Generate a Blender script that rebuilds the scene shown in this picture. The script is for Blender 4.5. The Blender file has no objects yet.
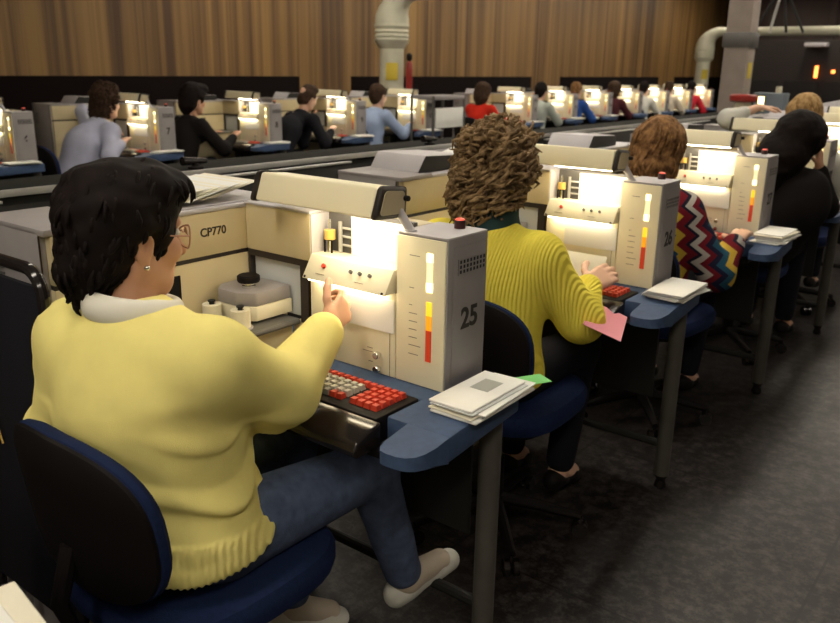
import bpy, bmesh, math, random
import numpy as np
from mathutils import Vector, Matrix
random.seed(7)
sc = bpy.context.scene
col = sc.collection
PI = math.pi

# ------------------------------------------------------------------ materials
def mat(name, rgb, rough=0.6, metal=0.0, var=0.0, vscale=8.0, bump=0.0, bscale=200.0, emit=None, estr=0.0, spec=.5, sheen=0.0, trans=0.0):
    m = bpy.data.materials.new(name); m.use_nodes = True
    nt = m.node_tree; b = nt.nodes['Principled BSDF']
    b.inputs['Base Color'].default_value = (*rgb, 1); b.inputs['Roughness'].default_value = rough
    b.inputs['Metallic'].default_value = metal; b.inputs['Specular IOR Level'].default_value = .12 if rough >= .85 else spec
    if sheen: b.inputs['Sheen Weight'].default_value = sheen; b.inputs['Sheen Roughness'].default_value = .5; b.inputs['Sheen Tint'].default_value = (*rgb, 1)
    if trans: b.inputs['Transmission Weight'].default_value = trans
    if emit: b.inputs['Emission Color'].default_value = (*emit, 1); b.inputs['Emission Strength'].default_value = estr
    tc = nt.nodes.new('ShaderNodeTexCoord')
    if var:
        n = nt.nodes.new('ShaderNodeTexNoise'); n.inputs['Scale'].default_value = vscale; n.inputs['Detail'].default_value = 5
        nt.links.new(tc.outputs['Object'], n.inputs['Vector'])
        r = nt.nodes.new('ShaderNodeMapRange'); r.inputs[1].default_value = .3; r.inputs[2].default_value = .7
        r.inputs[3].default_value = 1 - var; r.inputs[4].default_value = 1 + var
        nt.links.new(n.outputs[0], r.inputs[0])
        mx = nt.nodes.new('ShaderNodeMix'); mx.data_type = 'RGBA'; mx.blend_type = 'MULTIPLY'; mx.inputs[0].default_value = 1
        mx.inputs[6].default_value = (*rgb, 1); nt.links.new(r.outputs[0], mx.inputs[7]); nt.links.new(mx.outputs[2], b.inputs['Base Color'])
    if bump:
        n = nt.nodes.new('ShaderNodeTexNoise'); n.inputs['Scale'].default_value = bscale; n.inputs['Detail'].default_value = 3
        nt.links.new(tc.outputs['Object'], n.inputs['Vector'])
        bp = nt.nodes.new('ShaderNodeBump'); bp.inputs['Strength'].default_value = bump; bp.inputs['Distance'].default_value = .004
        nt.links.new(n.outputs[0], bp.inputs['Height']); nt.links.new(bp.outputs[0], b.inputs['Normal'])
    return m
M = {}
M['cream_lit'] = mat('light cream painted steel with painted light', (.90,.83,.59), .5, var=.04, vscale=6)  # lighter cream, raised further to stand in for light from the front
M['cream'] = mat('cream painted steel', (.64,.545,.335), .5, var=.05, vscale=6)
M['creamwhite'] = mat('pale cream plastic', (.76,.71,.54), .45)
M['grey'] = mat('grey painted steel', (.29,.27,.27), .45, var=.06, vscale=10)
M['lightgrey'] = mat('light grey painted lid', (.50,.48,.50), .5, var=.05, vscale=9)
M['belt'] = mat('dull dark belt', (.016,.016,.014), .95)
M['midgrey'] = mat('mid grey metal', (.13,.125,.12), .4, metal=.3)
M['legmetal'] = mat('grey leg tube', (.085,.08,.07), .6, spec=.3, var=.1, vscale=20)
M['darkgrey'] = mat('dark grey metal', (.022,.022,.020), .6, spec=.25)
M['black'] = mat('black plastic', (.007,.005,.005), .6, spec=.2)
M['gloss'] = mat('glossy black plastic', (.015,.012,.012), .15)
M['rubber'] = mat('brown black rubber trim', (.025,.018,.015), .5)
M['chrome'] = mat('chrome', (.7,.7,.68), .2, metal=1)
M['silver'] = mat('silver edge strip', (.5,.5,.48), .4, metal=.5)
M['blue'] = mat('blue desk laminate', (.05,.085,.17), .65, var=.12, vscale=60, bump=.1, bscale=300, spec=.25)
M['darkblue'] = mat('dark blue upholstery', (.012,.022,.070), .9, var=.15, vscale=80, bump=.3, bscale=400, sheen=.2)
M['paper'] = mat('white paper', (.82,.82,.78), .7, var=.03)
M['paper2'] = mat('cream paper', (.80,.76,.62), .7)
M['paper3'] = mat('grey paper', (.6,.62,.62), .7)
M['window'] = mat('envelope window film', (.45,.46,.42), .3)
M['green'] = mat('green label', (.15,.55,.14), .6)
M['pink'] = mat('pink card', (.80,.30,.36), .7)
M['redkey'] = mat('red key', (.62,.06,.03), .4)
M['whitekey'] = mat('grey white key', (.55,.54,.48), .45)
M['greykey'] = mat('dark grey key', (.22,.22,.2), .5)
M['ink'] = mat('dark ink', (.03,.025,.02), .7)
M['tick'] = mat('brown print', (.25,.2,.12), .7)
M['lit'] = mat('lit indicator', (.9,.8,.5), .4, emit=(1,.72,.30), estr=5.0)
M['pale'] = mat('pale indicator', (.8,.75,.5), .4, emit=(1,.80,.42), estr=.9)
M['yel'] = mat('yellow indicator', (.85,.6,.04), .4, emit=(1,.62,.03), estr=.75)
M['ora'] = mat('orange indicator', (.8,.33,.02), .4, emit=(1,.36,.01), estr=.6)
M['red'] = mat('red indicator', (.5,.05,.02), .4, emit=(.7,.05,.01), estr=.25)
M['redlamp'] = mat('dark red lamp lens', (.035,.006,.006), .3)
M['redglow_glint'] = mat('red lamp top glow and highlight', (.7,.1,.06), .3, emit=(1,.12,.07), estr=.7)  # glow of lit lamps, also painting a pink highlight on unlit ones
M['tube'] = mat('hood lamp tube', (1,1,.9), .4, emit=(1,.84,.58), estr=19)
M['tube2'] = mat('control box lamp', (1,1,.9), .4, emit=(1,.84,.55), estr=11)
M['ceiltube'] = mat('ceiling tube diffuser', (1,1,1), .4, emit=(1,.90,.75), estr=24)
M['brass'] = mat('amber roller', (.65,.42,.10), .4)
M['orange'] = mat('orange lit tube', (1,.3,.05), .4, emit=(1,.22,.04), estr=6)
M['skin'] = mat('skin', (.60,.32,.20), .55, var=.06, vscale=15)
M['skin2'] = mat('pale skin', (.72,.44,.31), .55, var=.06, vscale=15)
M['eye'] = mat('eye', (.7,.7,.68), .2)
M['lens'] = mat('spectacle lens', (.95,.9,.85), .05, trans=1.0)
M['frame'] = mat('pinkish spectacle frame', (.45,.22,.16), .3)
M['denim'] = mat('blue denim', (.085,.115,.20), .9, var=.22, vscale=40, bump=.3, bscale=500)
M['darkcloth'] = mat('dark cloth', (.012,.012,.016), .9, bump=.2)
M['sock'] = mat('pale beige stocking', (.52,.45,.36), .9)
M['shoe'] = mat('white shoe leather', (.66,.66,.60), .6, bump=.1)
M['yellow'] = mat('pale yellow wool', (.87,.77,.27), .95, var=.06, vscale=10, bump=.16, bscale=650, sheen=.3)
M['collar'] = mat('white collar cotton', (.78,.76,.66), .8)
M['teal'] = mat('dark green scarf', (.02,.045,.05), .9, bump=.3)
for n, c in dict(whiteblue=(.44,.46,.60), darkbrown=(.03,.016,.012), navy=(.014,.014,.018), paleblue=(.33,.42,.62), redc=(.62,.03,.015), greygreen=(.38,.42,.38), royal=(.03,.09,.33), maroon=(.07,.02,.025), offwhite=(.6,.6,.55), creamc=(.62,.55,.44), crimson=(.62,.03,.05), blackc=(.012,.010,.010)).items():
    M[n] = mat(n + ' cloth', c, .9, var=.08, vscale=12, bump=.2)
def hairmat(name, a, b_):
    m = mat(name, a, .75); m.node_tree.nodes['Principled BSDF'].inputs['Specular IOR Level'].default_value = .15; nt = m.node_tree; b = nt.nodes['Principled BSDF']
    tc = nt.nodes.new('ShaderNodeTexCoord'); n = nt.nodes.new('ShaderNodeTexNoise'); n.inputs['Scale'].default_value = 45; n.inputs['Detail'].default_value = 4
    nt.links.new(tc.outputs['Object'], n.inputs['Vector'])
    r = nt.nodes.new('ShaderNodeValToRGB'); r.color_ramp.elements[0].position = .35; r.color_ramp.elements[1].position = .7
    r.color_ramp.elements[0].color = (*a,1); r.color_ramp.elements[1].color = (*b_,1)
    nt.links.new(n.outputs[0], r.inputs[0]); nt.links.new(r.outputs[0], b.inputs['Base Color'])
    return m
M['hair_black'] = hairmat('near black hair', (.005,.003,.0025), (.011,.006,.005))
M['hair_curl'] = hairmat('light brown hair', (.10,.062,.028), (.38,.255,.135))
M['hair_brown'] = hairmat('chestnut hair', (.085,.040,.015), (.32,.17,.068))
M['hair_dark'] = hairmat('dark brown hair', (.03,.016,.010), (.075,.042,.025))
M['hair_blond'] = hairmat('fair hair', (.24,.14,.055), (.50,.33,.15))
# ribbed yellow knit
def knit():
    m = mat('bright yellow ribbed wool', (.90,.77,.10), .95, var=.06, vscale=10, sheen=.3)
    nt = m.node_tree; b = nt.nodes['Principled BSDF']; tc = nt.nodes.new('ShaderNodeTexCoord')
    w = nt.nodes.new('ShaderNodeTexWave'); w.bands_direction = 'X'; w.inputs['Scale'].default_value = 38; w.inputs['Distortion'].default_value = 1.0; w.inputs['Detail'].default_value = 1
    nt.links.new(tc.outputs['Object'], w.inputs['Vector'])
    bp = nt.nodes.new('ShaderNodeBump'); bp.inputs['Strength'].default_value = .5; bp.inputs['Distance'].default_value = .005
    nt.links.new(w.outputs[1], bp.inputs['Height']); nt.links.new(bp.outputs[0], b.inputs['Normal'])
    return m
M['knit'] = knit()
def zigzag():
    m = mat('zigzag patterned wool', (.1,.1,.1), .95, bump=.2); nt = m.node_tree; b = nt.nodes['Principled BSDF']
    N = nt.nodes.new; L = nt.links.new
    tc = N('ShaderNodeTexCoord'); sp = N('ShaderNodeSeparateXYZ'); L(tc.outputs['Object'], sp.inputs[0])
    def mth(op, a, bb):
        n = N('ShaderNodeMath'); n.operation = op
        for i, v in enumerate((a, bb)):
            if v is None: continue
            if isinstance(v, (int, float)): n.inputs[i].default_value = v
            else: L(v, n.inputs[i])
        return n.outputs[0]
    u = mth('ADD', mth('MULTIPLY', sp.outputs[0], .8), mth('MULTIPLY', sp.outputs[1], .6))
    u = mth('ADD', u, mth('MULTIPLY', sp.outputs[2], .22))
    z = mth('PINGPONG', sp.outputs[2], .036)
    u = mth('ADD', u, mth('MULTIPLY', z, 1.15))
    f = mth('FRACT', mth('MULTIPLY', u, 4.8), None)
    r = N('ShaderNodeValToRGB'); r.color_ramp.interpolation = 'CONSTANT'
    cols = [(0,(.02,.08,.13)),(.17,(.55,.38,.05)),(.34,(.16,.012,.02)),(.52,(.015,.015,.03)),(.60,(.45,.42,.38)),(.73,(.16,.012,.02)),(.86,(.015,.015,.04))]
    e = r.color_ramp.elements
    e[0].position, e[0].color = cols[0][0], (*cols[0][1],1); e[1].position, e[1].color = cols[1][0], (*cols[1][1],1)
    for p, c in cols[2:]:
        q = e.new(p); q.color = (*c,1)
    L(f, r.inputs[0]); L(r.outputs[0], b.inputs['Base Color'])
    return m
M['zigzag'] = zigzag()
def wood():
    m = mat('veneered wall panel', (.3,.18,.07), .55); nt = m.node_tree; b = nt.nodes['Principled BSDF']; N = nt.nodes.new; L = nt.links.new
    tc = N('ShaderNodeTexCoord')
    def noise(sx, sy, sz, d):
        mp = N('ShaderNodeMapping'); mp.inputs['Scale'].default_value = (sx, sy, sz); L(tc.outputs['Object'], mp.inputs[0])
        n = N('ShaderNodeTexNoise'); n.inputs['Scale'].default_value = 1; n.inputs['Detail'].default_value = d; L(mp.outputs[0], n.inputs['Vector']); return n.outputs[0]
    a = noise(1, 5.5, .10, 2); c = noise(1, 22, .25, 3)
    mx = N('ShaderNodeMath'); mx.operation = 'MULTIPLY_ADD'; mx.inputs[1].default_value = .45; L(c, mx.inputs[0]); 
    m2 = N('ShaderNodeMath'); m2.operation = 'MULTIPLY'; m2.inputs[1].default_value = .6; L(a, m2.inputs[0]); L(m2.outputs[0], mx.inputs[2])
    r = N('ShaderNodeValToRGB'); r.color_ramp.elements[0].position = .38; r.color_ramp.elements[1].position = .66
    r.color_ramp.elements[0].color = (.075,.034,.010,1); r.color_ramp.elements[1].color = (.29,.165,.052,1)
    L(mx.outputs[0], r.inputs[0]); L(r.outputs[0], b.inputs['Base Color'])
    return m
M['wood'] = wood()
M['darkwood'] = mat('dark brown panel', (.03,.012,.008), .6, var=.2, vscale=3)
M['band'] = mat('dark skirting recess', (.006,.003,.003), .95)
M['plaster'] = mat('ceiling plaster', (.42,.38,.32), .9)
M['darkwall'] = mat('dark wall paint', (.012,.008,.007), .9)
M['duct'] = mat('pale cream duct paint', (.55,.54,.42), .6, var=.05)
M['duct_shaded'] = mat('shaded grey duct paint', (.28,.27,.25), .7)  # shade on the pipe's underside, put into its colour as grey
M['column'] = mat('grey brown column paint', (.30,.25,.22), .7, var=.08)
M['sign'] = mat('yellow sign', (.55,.42,.04), .6)
M['redpaint'] = mat('red paint', (.26,.018,.012), .4)
def floormat():
    m = mat('speckled dark vinyl floor', (.06,.055,.055), .42); nt = m.node_tree; b = nt.nodes['Principled BSDF']; N = nt.nodes.new; L = nt.links.new
    tc = N('ShaderNodeTexCoord')
    n = N('ShaderNodeTexNoise'); n.inputs['Scale'].default_value = 20; n.inputs['Detail'].default_value = 9; n.inputs['Roughness'].default_value = .82; L(tc.outputs['Object'], n.inputs['Vector'])
    n2 = N('ShaderNodeTexNoise'); n2.inputs['Scale'].default_value = 3; n2.inputs['Detail'].default_value = 4; L(tc.outputs['Object'], n2.inputs['Vector'])
    r = N('ShaderNodeValToRGB'); r.color_ramp.elements[0].position = .46; r.color_ramp.elements[1].position = .68
    r.color_ramp.elements[0].color = (.006,.0045,.0045,1); r.color_ramp.elements[1].color = (.085,.072,.068,1); L(n.outputs[0], r.inputs[0])
    br = N('ShaderNodeTexBrick'); br.offset = 0; br.inputs['Scale'].default_value = 1; br.inputs['Brick Width'].default_value = .9; br.inputs['Row Height'].default_value = .9
    br.inputs['Mortar Size'].default_value = .004; br.inputs['Color1'].default_value = (1,1,1,1); br.inputs['Color2'].default_value = (.85,.85,.85,1); br.inputs['Mortar'].default_value = (.2,.2,.2,1)
    mp = N('ShaderNodeMapping'); mp.inputs['Location'].default_value = (.28,.42,0); L(tc.outputs['Object'], mp.inputs[0]); L(mp.outputs[0], br.inputs['Vector'])
    mx = N('ShaderNodeMix'); mx.data_type = 'RGBA'; mx.blend_type = 'MULTIPLY'; mx.inputs[0].default_value = 1; L(r.outputs[0], mx.inputs[6]); L(br.outputs[0], mx.inputs[7])
    L(mx.outputs[2], b.inputs['Base Color'])
    rr = N('ShaderNodeMapRange'); rr.inputs[3].default_value = .30; rr.inputs[4].default_value = .62; L(n2.outputs[0], rr.inputs[0]); L(rr.outputs[0], b.inputs['Roughness'])
    bp = N('ShaderNodeBump'); bp.inputs['Strength'].default_value = .15; bp.inputs['Distance'].default_value = .003; L(n.outputs[0], bp.inputs['Height']); L(bp.outputs[0], b.inputs['Normal'])
    return m
M['floor'] = floormat(); M['floor'].node_tree.nodes['Principled BSDF'].inputs['Specular IOR Level'].default_value = .35

# ------------------------------------------------------------------ object helpers
def tag(o, label=None, cat=None, group=None, kind=None):
    if label: o['label'] = label
    if cat: o['category'] = cat
    if group: o['group'] = group
    if kind: o['kind'] = kind
    return o
def empty(name, loc=(0,0,0), rz=0.0):
    o = bpy.data.objects.new(name, None); o.empty_display_size = .05
    o.location = loc; o.rotation_euler = (0,0,rz); col.objects.link(o); return o
def link(name, me, m, parent=None, loc=None):
    o = bpy.data.objects.new(name, me)
    if m is not None and not me.materials: me.materials.append(m)
    col.objects.link(o)
    if parent is not None: o.parent = parent
    if loc is not None: o.location = loc
    return o
def kids(o): return [c for c in bpy.data.objects if c.parent == o]
KID = {}
def copy_tree(o, parent=None, memo=None):
    c = o.copy(); col.objects.link(c)
    if parent is not None: c.parent = parent
    for ch in o.children: copy_tree(ch, c)
    return c
class MB:
    def __init__(s): s.bm = bmesh.new()
    def _box(s, lo, hi):
        x0,y0,z0 = lo; x1,y1,z1 = hi
        v = [s.bm.verts.new(p) for p in ((x0,y0,z0),(x1,y0,z0),(x1,y1,z0),(x0,y1,z0),(x0,y0,z1),(x1,y0,z1),(x1,y1,z1),(x0,y1,z1))]
        fs = [s.bm.faces.new([v[i] for i in f]) for f in ((3,2,1,0),(4,5,6,7),(0,1,5,4),(1,2,6,5),(2,3,7,6),(3,0,4,7))]
        return v, fs
    def box(s, lo, hi, bev=0.0, seg=2):
        v, fs = s._box(lo, hi)
        if bev:
            es = list({e for f in fs for e in f.edges})
            bmesh.ops.bevel(s.bm, geom=es, offset=bev, segments=seg, affect='EDGES', profile=.5)
        return s
    def prism(s, pts, axis, a, b, bev=0.0, seg=2):
        # pts: 2-D outline; axis 'x' -> (y,z), 'z' -> (x,y), 'y' -> (x,z)
        def P(p, t):
            return {'x': (t,p[0],p[1]), 'y': (p[0],t,p[1]), 'z': (p[0],p[1],t)}[axis]
        A = [s.bm.verts.new(P(p,a)) for p in pts]; B = [s.bm.verts.new(P(p,b)) for p in pts]
        fs = [s.bm.faces.new(A[::-1]), s.bm.faces.new(B)]
        n = len(pts)
        for i in range(n): fs.append(s.bm.faces.new((A[i],A[(i+1)%n],B[(i+1)%n],B[i])))
        bmesh.ops.recalc_face_normals(s.bm, faces=fs)
        if bev:
            es = [e for e in {e for f in fs for e in f.edges} if e.calc_face_angle(0) > .5 and (abs(b-a) > .003 or e.calc_length() < abs(b-a)*1.5)]
            bmesh.ops.bevel(s.bm, geom=es, offset=bev, segments=seg, affect='EDGES', profile=.5)
        return s
    def tube(s, pts, r, n=10, cap=True):
        pts = [Vector(p) for p in pts]; rs = r if isinstance(r, (list,tuple)) else [r]*len(pts)
        rings = []; up = Vector((0,0,1)); prev = None
        for i, p in enumerate(pts):
            t = (pts[min(i+1,len(pts)-1)] - pts[max(i-1,0)]).normalized()
            if prev is None:
                a = t.cross(up) if abs(t.z) < .95 else t.cross(Vector((1,0,0)))
            else:
                a = prev - t*prev.dot(t)
            a.normalize(); prev = a; b = t.cross(a)
            rings.append([s.bm.verts.new(p + (a*math.cos(2*PI*k/n) + b*math.sin(2*PI*k/n))*rs[i]) for k in range(n)])
        for i in range(len(rings)-1):
            for k in range(n): s.bm.faces.new((rings[i][k],rings[i][(k+1)%n],rings[i+1][(k+1)%n],rings[i+1][k]))
        if cap:
            s.bm.faces.new(rings[0][::-1]); s.bm.faces.new(rings[-1])
        return s
    def lathe(s, c, prof, n=20, axis='z'):
        # prof: list of (r, h)
        rings = []
        for r, h in prof:
            ring = []
            for k in range(n):
                a = 2*PI*k/n; q = (r*math.cos(a), r*math.sin(a), h)
                if axis == 'y': q = (q[0], q[2], q[1])
                if axis == 'x': q = (q[2], q[0], q[1])
                ring.append(s.bm.verts.new((c[0]+q[0], c[1]+q[1], c[2]+q[2])))
            rings.append(ring)
        fs = []
        for i in range(len(rings)-1):
            for k in range(n): fs.append(s.bm.faces.new((rings[i][k],rings[i][(k+1)%n],rings[i+1][(k+1)%n],rings[i+1][k])))
        fs.append(s.bm.faces.new(rings[0][::-1])); fs.append(s.bm.faces.new(rings[-1]))
        bmesh.ops.recalc_face_normals(s.bm, faces=fs)
        return s
    def mesh(s, name, smooth=True):
        bmesh.ops.recalc_face_normals(s.bm, faces=s.bm.faces[:])
        me = bpy.data.meshes.new(name); s.bm.to_mesh(me); s.bm.free()
        if smooth:
            me.polygons.foreach_set('use_smooth', [True]*len(me.polygons))
            try: me.set_sharp_from_angle(angle=math.radians(35))
            except Exception: pass
        return me
    def build(s, name, m, parent=None, loc=None): return link(name, s.mesh(name), m, parent, loc)
def text_mesh(txt, size, extr=.0008, bold=0.0):
    cu = bpy.data.curves.new('t', 'FONT'); cu.body = txt; cu.size = size; cu.extrude = extr; cu.offset = bold; cu.align_x = 'CENTER'; cu.align_y = 'CENTER'
    o = bpy.data.objects.new('t', cu); col.objects.link(o)
    dg = bpy.context.evaluated_depsgraph_get(); me = bpy.data.meshes.new_from_object(o.evaluated_get(dg))
    bpy.data.objects.remove(o); return me
FACE_X = Matrix(((0,0,1),(1,0,0),(0,1,0)))      # text lying on a face that looks to +X
def put_text(name, txt, size, p, m, parent, bold=0.0):
    o = link(name, text_mesh(txt, size, .0008, bold), m, parent)
    o.matrix_local = Matrix.Translation(p) @ FACE_X.to_4x4(); return o
def struct(o): o['kind'] = 'structure'; return o

# ------------------------------------------------------------------ camera
cam = bpy.data.cameras.new('camera'); co = bpy.data.objects.new('camera', cam); col.objects.link(co); sc.camera = co
yaw, pitch, roll, F = .6569, .2932, .0177, 812.46
f = Vector((-math.sin(yaw)*math.cos(pitch), math.cos(yaw)*math.cos(pitch), -math.sin(pitch)))
r = Vector((math.cos(yaw), math.sin(yaw), 0)); u = r.cross(f)
R_ = r*math.cos(roll) + u*math.sin(roll); U_ = -r*math.sin(roll) + u*math.cos(roll)
mw = Matrix((R_, U_, -f)).transposed().to_4x4(); mw.translation = (.9375,-1.3032,1.3863); co.matrix_world = mw
cam.sensor_width = 36; cam.lens = F/840*36; cam.clip_start = .05
cam.dof.use_dof = True; cam.dof.focus_distance = 1.72; cam.dof.aperture_fstop = 6.0

# ------------------------------------------------------------------ room
struct(MB().box((-6.7,-5,-.05),(5,24,0)).build('floor', M['floor']))
struct(MB().box((-6.7,-5,3.3),(5,24,3.35)).build('ceiling', M['plaster']))
wl = struct(MB().box((-6.7,-5,0),(-6.5,24,3.3)).build('wall_left', M['wood']))
struct(MB().box((-6.5,21.5,0),(5,21.7,3.3)).build('wall_far', M['darkwall']))
struct(MB().box((4.8,-5,0),(5,21.5,3.3)).build('wall_right', M['plaster']))
struct(MB().box((-6.5,-5,0),(4.8,-4.8,3.3)).build('wall_near', M['plaster']))
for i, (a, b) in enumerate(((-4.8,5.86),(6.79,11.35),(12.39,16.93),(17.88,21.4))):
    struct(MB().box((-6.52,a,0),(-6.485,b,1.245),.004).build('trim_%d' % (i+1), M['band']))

# ceiling light fixtures (above the frame)
def fixture(x, y, lab, ln=1.5):
    t = empty('ceiling_light', (x,y,3.3)); tag(t, lab, 'ceiling light', 'ceiling lights over the hall')
    MB().box((-.16,-ln/2-.03,-.10),(.16,ln/2+.03,0),.01).build('housing', M['creamwhite'], t)
    MB().box((-.13,-ln/2,-.115),(.13,ln/2,-.101),.004).build('diffuser', M['ceiltube'], t)

# ------------------------------------------------------------------ coding machine prototype (local origin: front right foot of tower, z from floor)
ZT, W, D, H = .72, .133, .148, .331
ZTOP = ZT + H
def make_machine():
    t = empty('coding_machine')
    # tower
    tw = MB().box((-W,.004,ZT),(0,D,ZTOP),.003).build('tower', M['grey'], t)
    MB().box((-W,0,ZT+.001),(-.004,.006,ZTOP-.004),.002).build('front_panel', M['cream_lit'], tw)
    MB().box((-W+.001,.002,ZTOP-.001),(-.001,D-.001,ZTOP+.003),.0015).build('tower_lid', M['lightgrey'], tw)
    MB().box((-.001,.022,ZT+.012),(.0022,D-.004,ZTOP-.018),.002).build('side_door', M['grey'], tw)
    g = MB().box((.002,.036,.972),(.0032,.138,1.006))
    g.build('vent_recess', M['darkgrey'], tw)
    g = MB()
    for i in range(9): g.box((.003,.036+i*.0122,.972),(.0046,.0396+i*.0122,1.006))
    for i in range(4): g.box((.003,.036,.972+i*.0105),(.0045,.138,.9748+i*.0105))
    g.build('vent_grille', M['grey'], tw)
    x0, x1 = -.050, -.036
    for z0, z1, m in ((1.000,1.018,'lit'),(.956,1.000,'pale'),(.936,.956,'lit'),(.884,.914,'yel'),(.852,.884,'ora'),(.782,.852,'red')):
        MB().box((x0,-.0025,z0),(x1,.002,z1)).build('indicator_light', M[m], tw)
    g = MB()
    for z, w in ((1.008,.027),(.938,.013),(.900,.008),(.882,.022),(.864,.022),(.846,.021),(.828,.022),(.810,.032),(.790,.026)):
        g.box((-.097,-.0008,z-.0007),(-.097+w,.001,z+.0007))
    g.build('printed_marks', M['tick'], tw)
    lp = MB().lathe((-.052,.115,ZTOP+.003), [(.0125,0),(.0125,.016),(.011,.018)], 20).build('warning_lamp', M['redlamp'], tw)
    MB().lathe((-.052,.115,ZTOP+.0212), [(.0105,0),(.009,.0025),(.004,.004)], 16).build('lamp_top', M['redglow_glint'], tw)
    # lower front panel with two knobs
    lp = MB().box((-.394,.0,ZT+.001),(-W-.002,.05,.915),.002).build('lower_panel', M['cream_lit'], t)  # brighter cream painted here in place of light falling on the panel
    for z in (.768,.735):
        MB().lathe((-.178,-.001,z), [(.004,.0),(.004,-.006),(.0085,-.007),(.0085,-.016),(.007,-.018)], 18, 'y').build('knob', M['chrome'], lp)
    g = MB()
    for z, w in ((.777,.016),(.768,.03),(.745,.012)): g.box((-.20-w,-.0008,z-.0007),(-.20,.001,z+.0007))
    g.box((-.150,-.0012,.722),(-.1492,.001,.826)); 
    g.build('panel_marks', M['tick'], lp)
    # letter viewing bay
    MB().box((-.39,.06,.915),(-W-.002,.075,1.062),.002).build('letter_backplate', M['midgrey'], t)
    MB().box((-.39,.03,.955),(-W-.002,.062,.966),.001).build('letter_ledge', M['creamwhite'], t)
    rl = MB().lathe((-.365,.038,.998), [(.013,0),(.013,.022)], 18).build('roller', M['brass'], t)
    MB().tube([(-.365,.038,.966),(-.365,.038,1.045)], .004, 8).build('roller_spindle', M['chrome'], rl)
    g = MB().tube([(-.376,.032,.966),(-.376,.032,.997)], .0025, 6); g.tube([(-.354,.032,.966),(-.354,.032,.997)], .0025, 6); g.tube([(-.376,.032,.997),(-.354,.032,.997)], .0025, 6)
    g.build('roller_stand', M['black'], rl)
    g = MB()
    for z in (.985,1.005,1.025): g.tube([(-.345,.055,z),(-.20,.055,z)], .003, 8)
    g.tube([(-.343,.05,.968),(-.343,.05,1.04)], .005, 8)
    g.build('guide_rails', M['silver'], t)
    # upper block
    MB().box((-.615,.0,.946),(-.392,.13,1.058),.003).build('upper_block', M['cream'], t)
    MB().box((-.619,-.004,1.058),(-.388,.13,1.064),.002).build('block_lid', M['lightgrey'], t)
    MB().box((-.399,.002,.95),(-.389,.128,1.057),.001).build('block_end', M['lightgrey'], t)
    MB().box((-.39,.075,.90),(-W,.13,1.055),.003).build('rear_housing', M['cream'], t)
    # recess below
    g = MB().box((-.613,.002,.930),(-.402,.02,.946)); g.box((-.43,.002,.79),(-.404,.03,.93)); g.box((-.613,.002,.79),(-.606,.03,.93)); g.box((-.613,.07,.79),(-.40,.08,.946))
    g.build('recess_frame', M['rubber'], t)
    MB().box((-.604,.016,.80),(-.432,.022,.928),.001).build('recess_back', mat_once('pale blue grey panel', (.55,.58,.60)), t)
    # wing along the left
    wb = MB().box((-.87,-.5,.0),(-.615,.13,.936),.003).build('wing_base', M['cream'], t)
    MB().box((-.617,-.25,.818),(-.612,-.202,.914),.001).build('dark_window', M['black'], wb)
    MB().box((-.868,-.498,.934),(-.619,.128,.947)).build('wing_seam', M['rubber'], t)
    MB().box((-.87,-.5,.946),(-.615,.13,1.050),.003).build('wing_cabinet', M['cream'], t)
    MB().box((-.874,-.36,1.050),(-.611,.13,1.060),.003).build('wing_lid', M['lightgrey'], t)
    ec = MB().box((-.875,-.515,.0),(-.632,-.497,1.062),.006); ec.box((-.875,-.515,1.050),(-.611,-.36,1.064),.003)
    ec = ec.build('end_cover', M['grey'], t)
    g = MB()
    for i in range(6): g.box((-.86,-.5165,.985-i*.013),(-.79,-.514,.990-i*.013))
    g.build('louvres', M['midgrey'], ec)
    MB().box((-.6335,-.5155,.02),(-.6305,-.513,1.05)).build('cover_seam', M['rubber'], ec)
    # shelf
    MB().box((-.615,-.235,.792),(-.437,.0,.80),.002).build('shelf', M['midgrey'], t)
    MB().tube([(-.436,-.235,.793),(-.436,-.002,.793)], .007, 10).build('shelf_rail', M['midgrey'], t)
    MB().box((-.615,-.21,.72),(-.458,.0,.791),.002).build('shelf_base', M['cream'], t)
    MB().box((-.457,.003,.72),(-.396,.05,.789),.002).build('filler_panel', M['cream'], t)
    # control box
    cb = MB().prism([(-.033,.915),(-.001,.967),(.055,.967),(.055,.915)], 'x', -.388, -.139, .002).build('control_box', M['creamwhite'], t)
    nrm = Vector((0,-.052,.032)).normalized()
    for x, s, m in ((-.334,.0055,'redkey'),(-.251,.0045,'midgrey'),(-.224,.0045,'midgrey'),(-.195,.0045,'midgrey')):
        p = Vector((x,-.014,.947)); MB().tube([p, p+nrm*.005], s, 12).build('button', M[m], cb)
    for x in (-.380,-.147):
        p = Vector((x,-.031,.9195)); MB().tube([p, p+nrm*.002], .003, 10).build('screw', M['ink'], cb)
    for x, w in ((-.352,.028),(-.232,.026)):
        p = Vector((x,-.0245,.9298)); q = nrm*.0006
        MB().tube([p+q, p+q+Vector((w,0,0))], .0007, 4).build('printed_mark', M['tick'], cb)
    MB().box((-.375,-.026,.9105),(-.155,.004,.9148),.001).build('under_lamp', M['tube2'], cb)
    # lamp hood
    prof = [(-.075,1.088),(-.052,1.150),(.026,1.142),(.022,1.084)]
    hd = MB().prism(prof, 'x', -.492, -.142, .006, 3).build('lamp_hood', M['cream_lit'], t)
    c = (-.020,1.116)
    def sc_(k): return [(c[0]+(p[0]-c[0])*k, c[1]+(p[1]-c[1])*k) for p in prof]
    for a, b in ((-.504,-.492),(-.142,-.126)):
        MB().prism(sc_(1.10), 'x', a, b, .011, 4).build('end_cap', M['rubber'], hd)
    MB().prism(sc_(.80), 'x', -.1265, -.1245, .009, 3).build('end_plate', mat_once('hood end plate', (.50,.43,.28)), hd)
    MB().box((-.36,-.030,1.0805),(-.15,.018,1.0870),.001).build('lamp_tube', M['tube'], hd)
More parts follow.
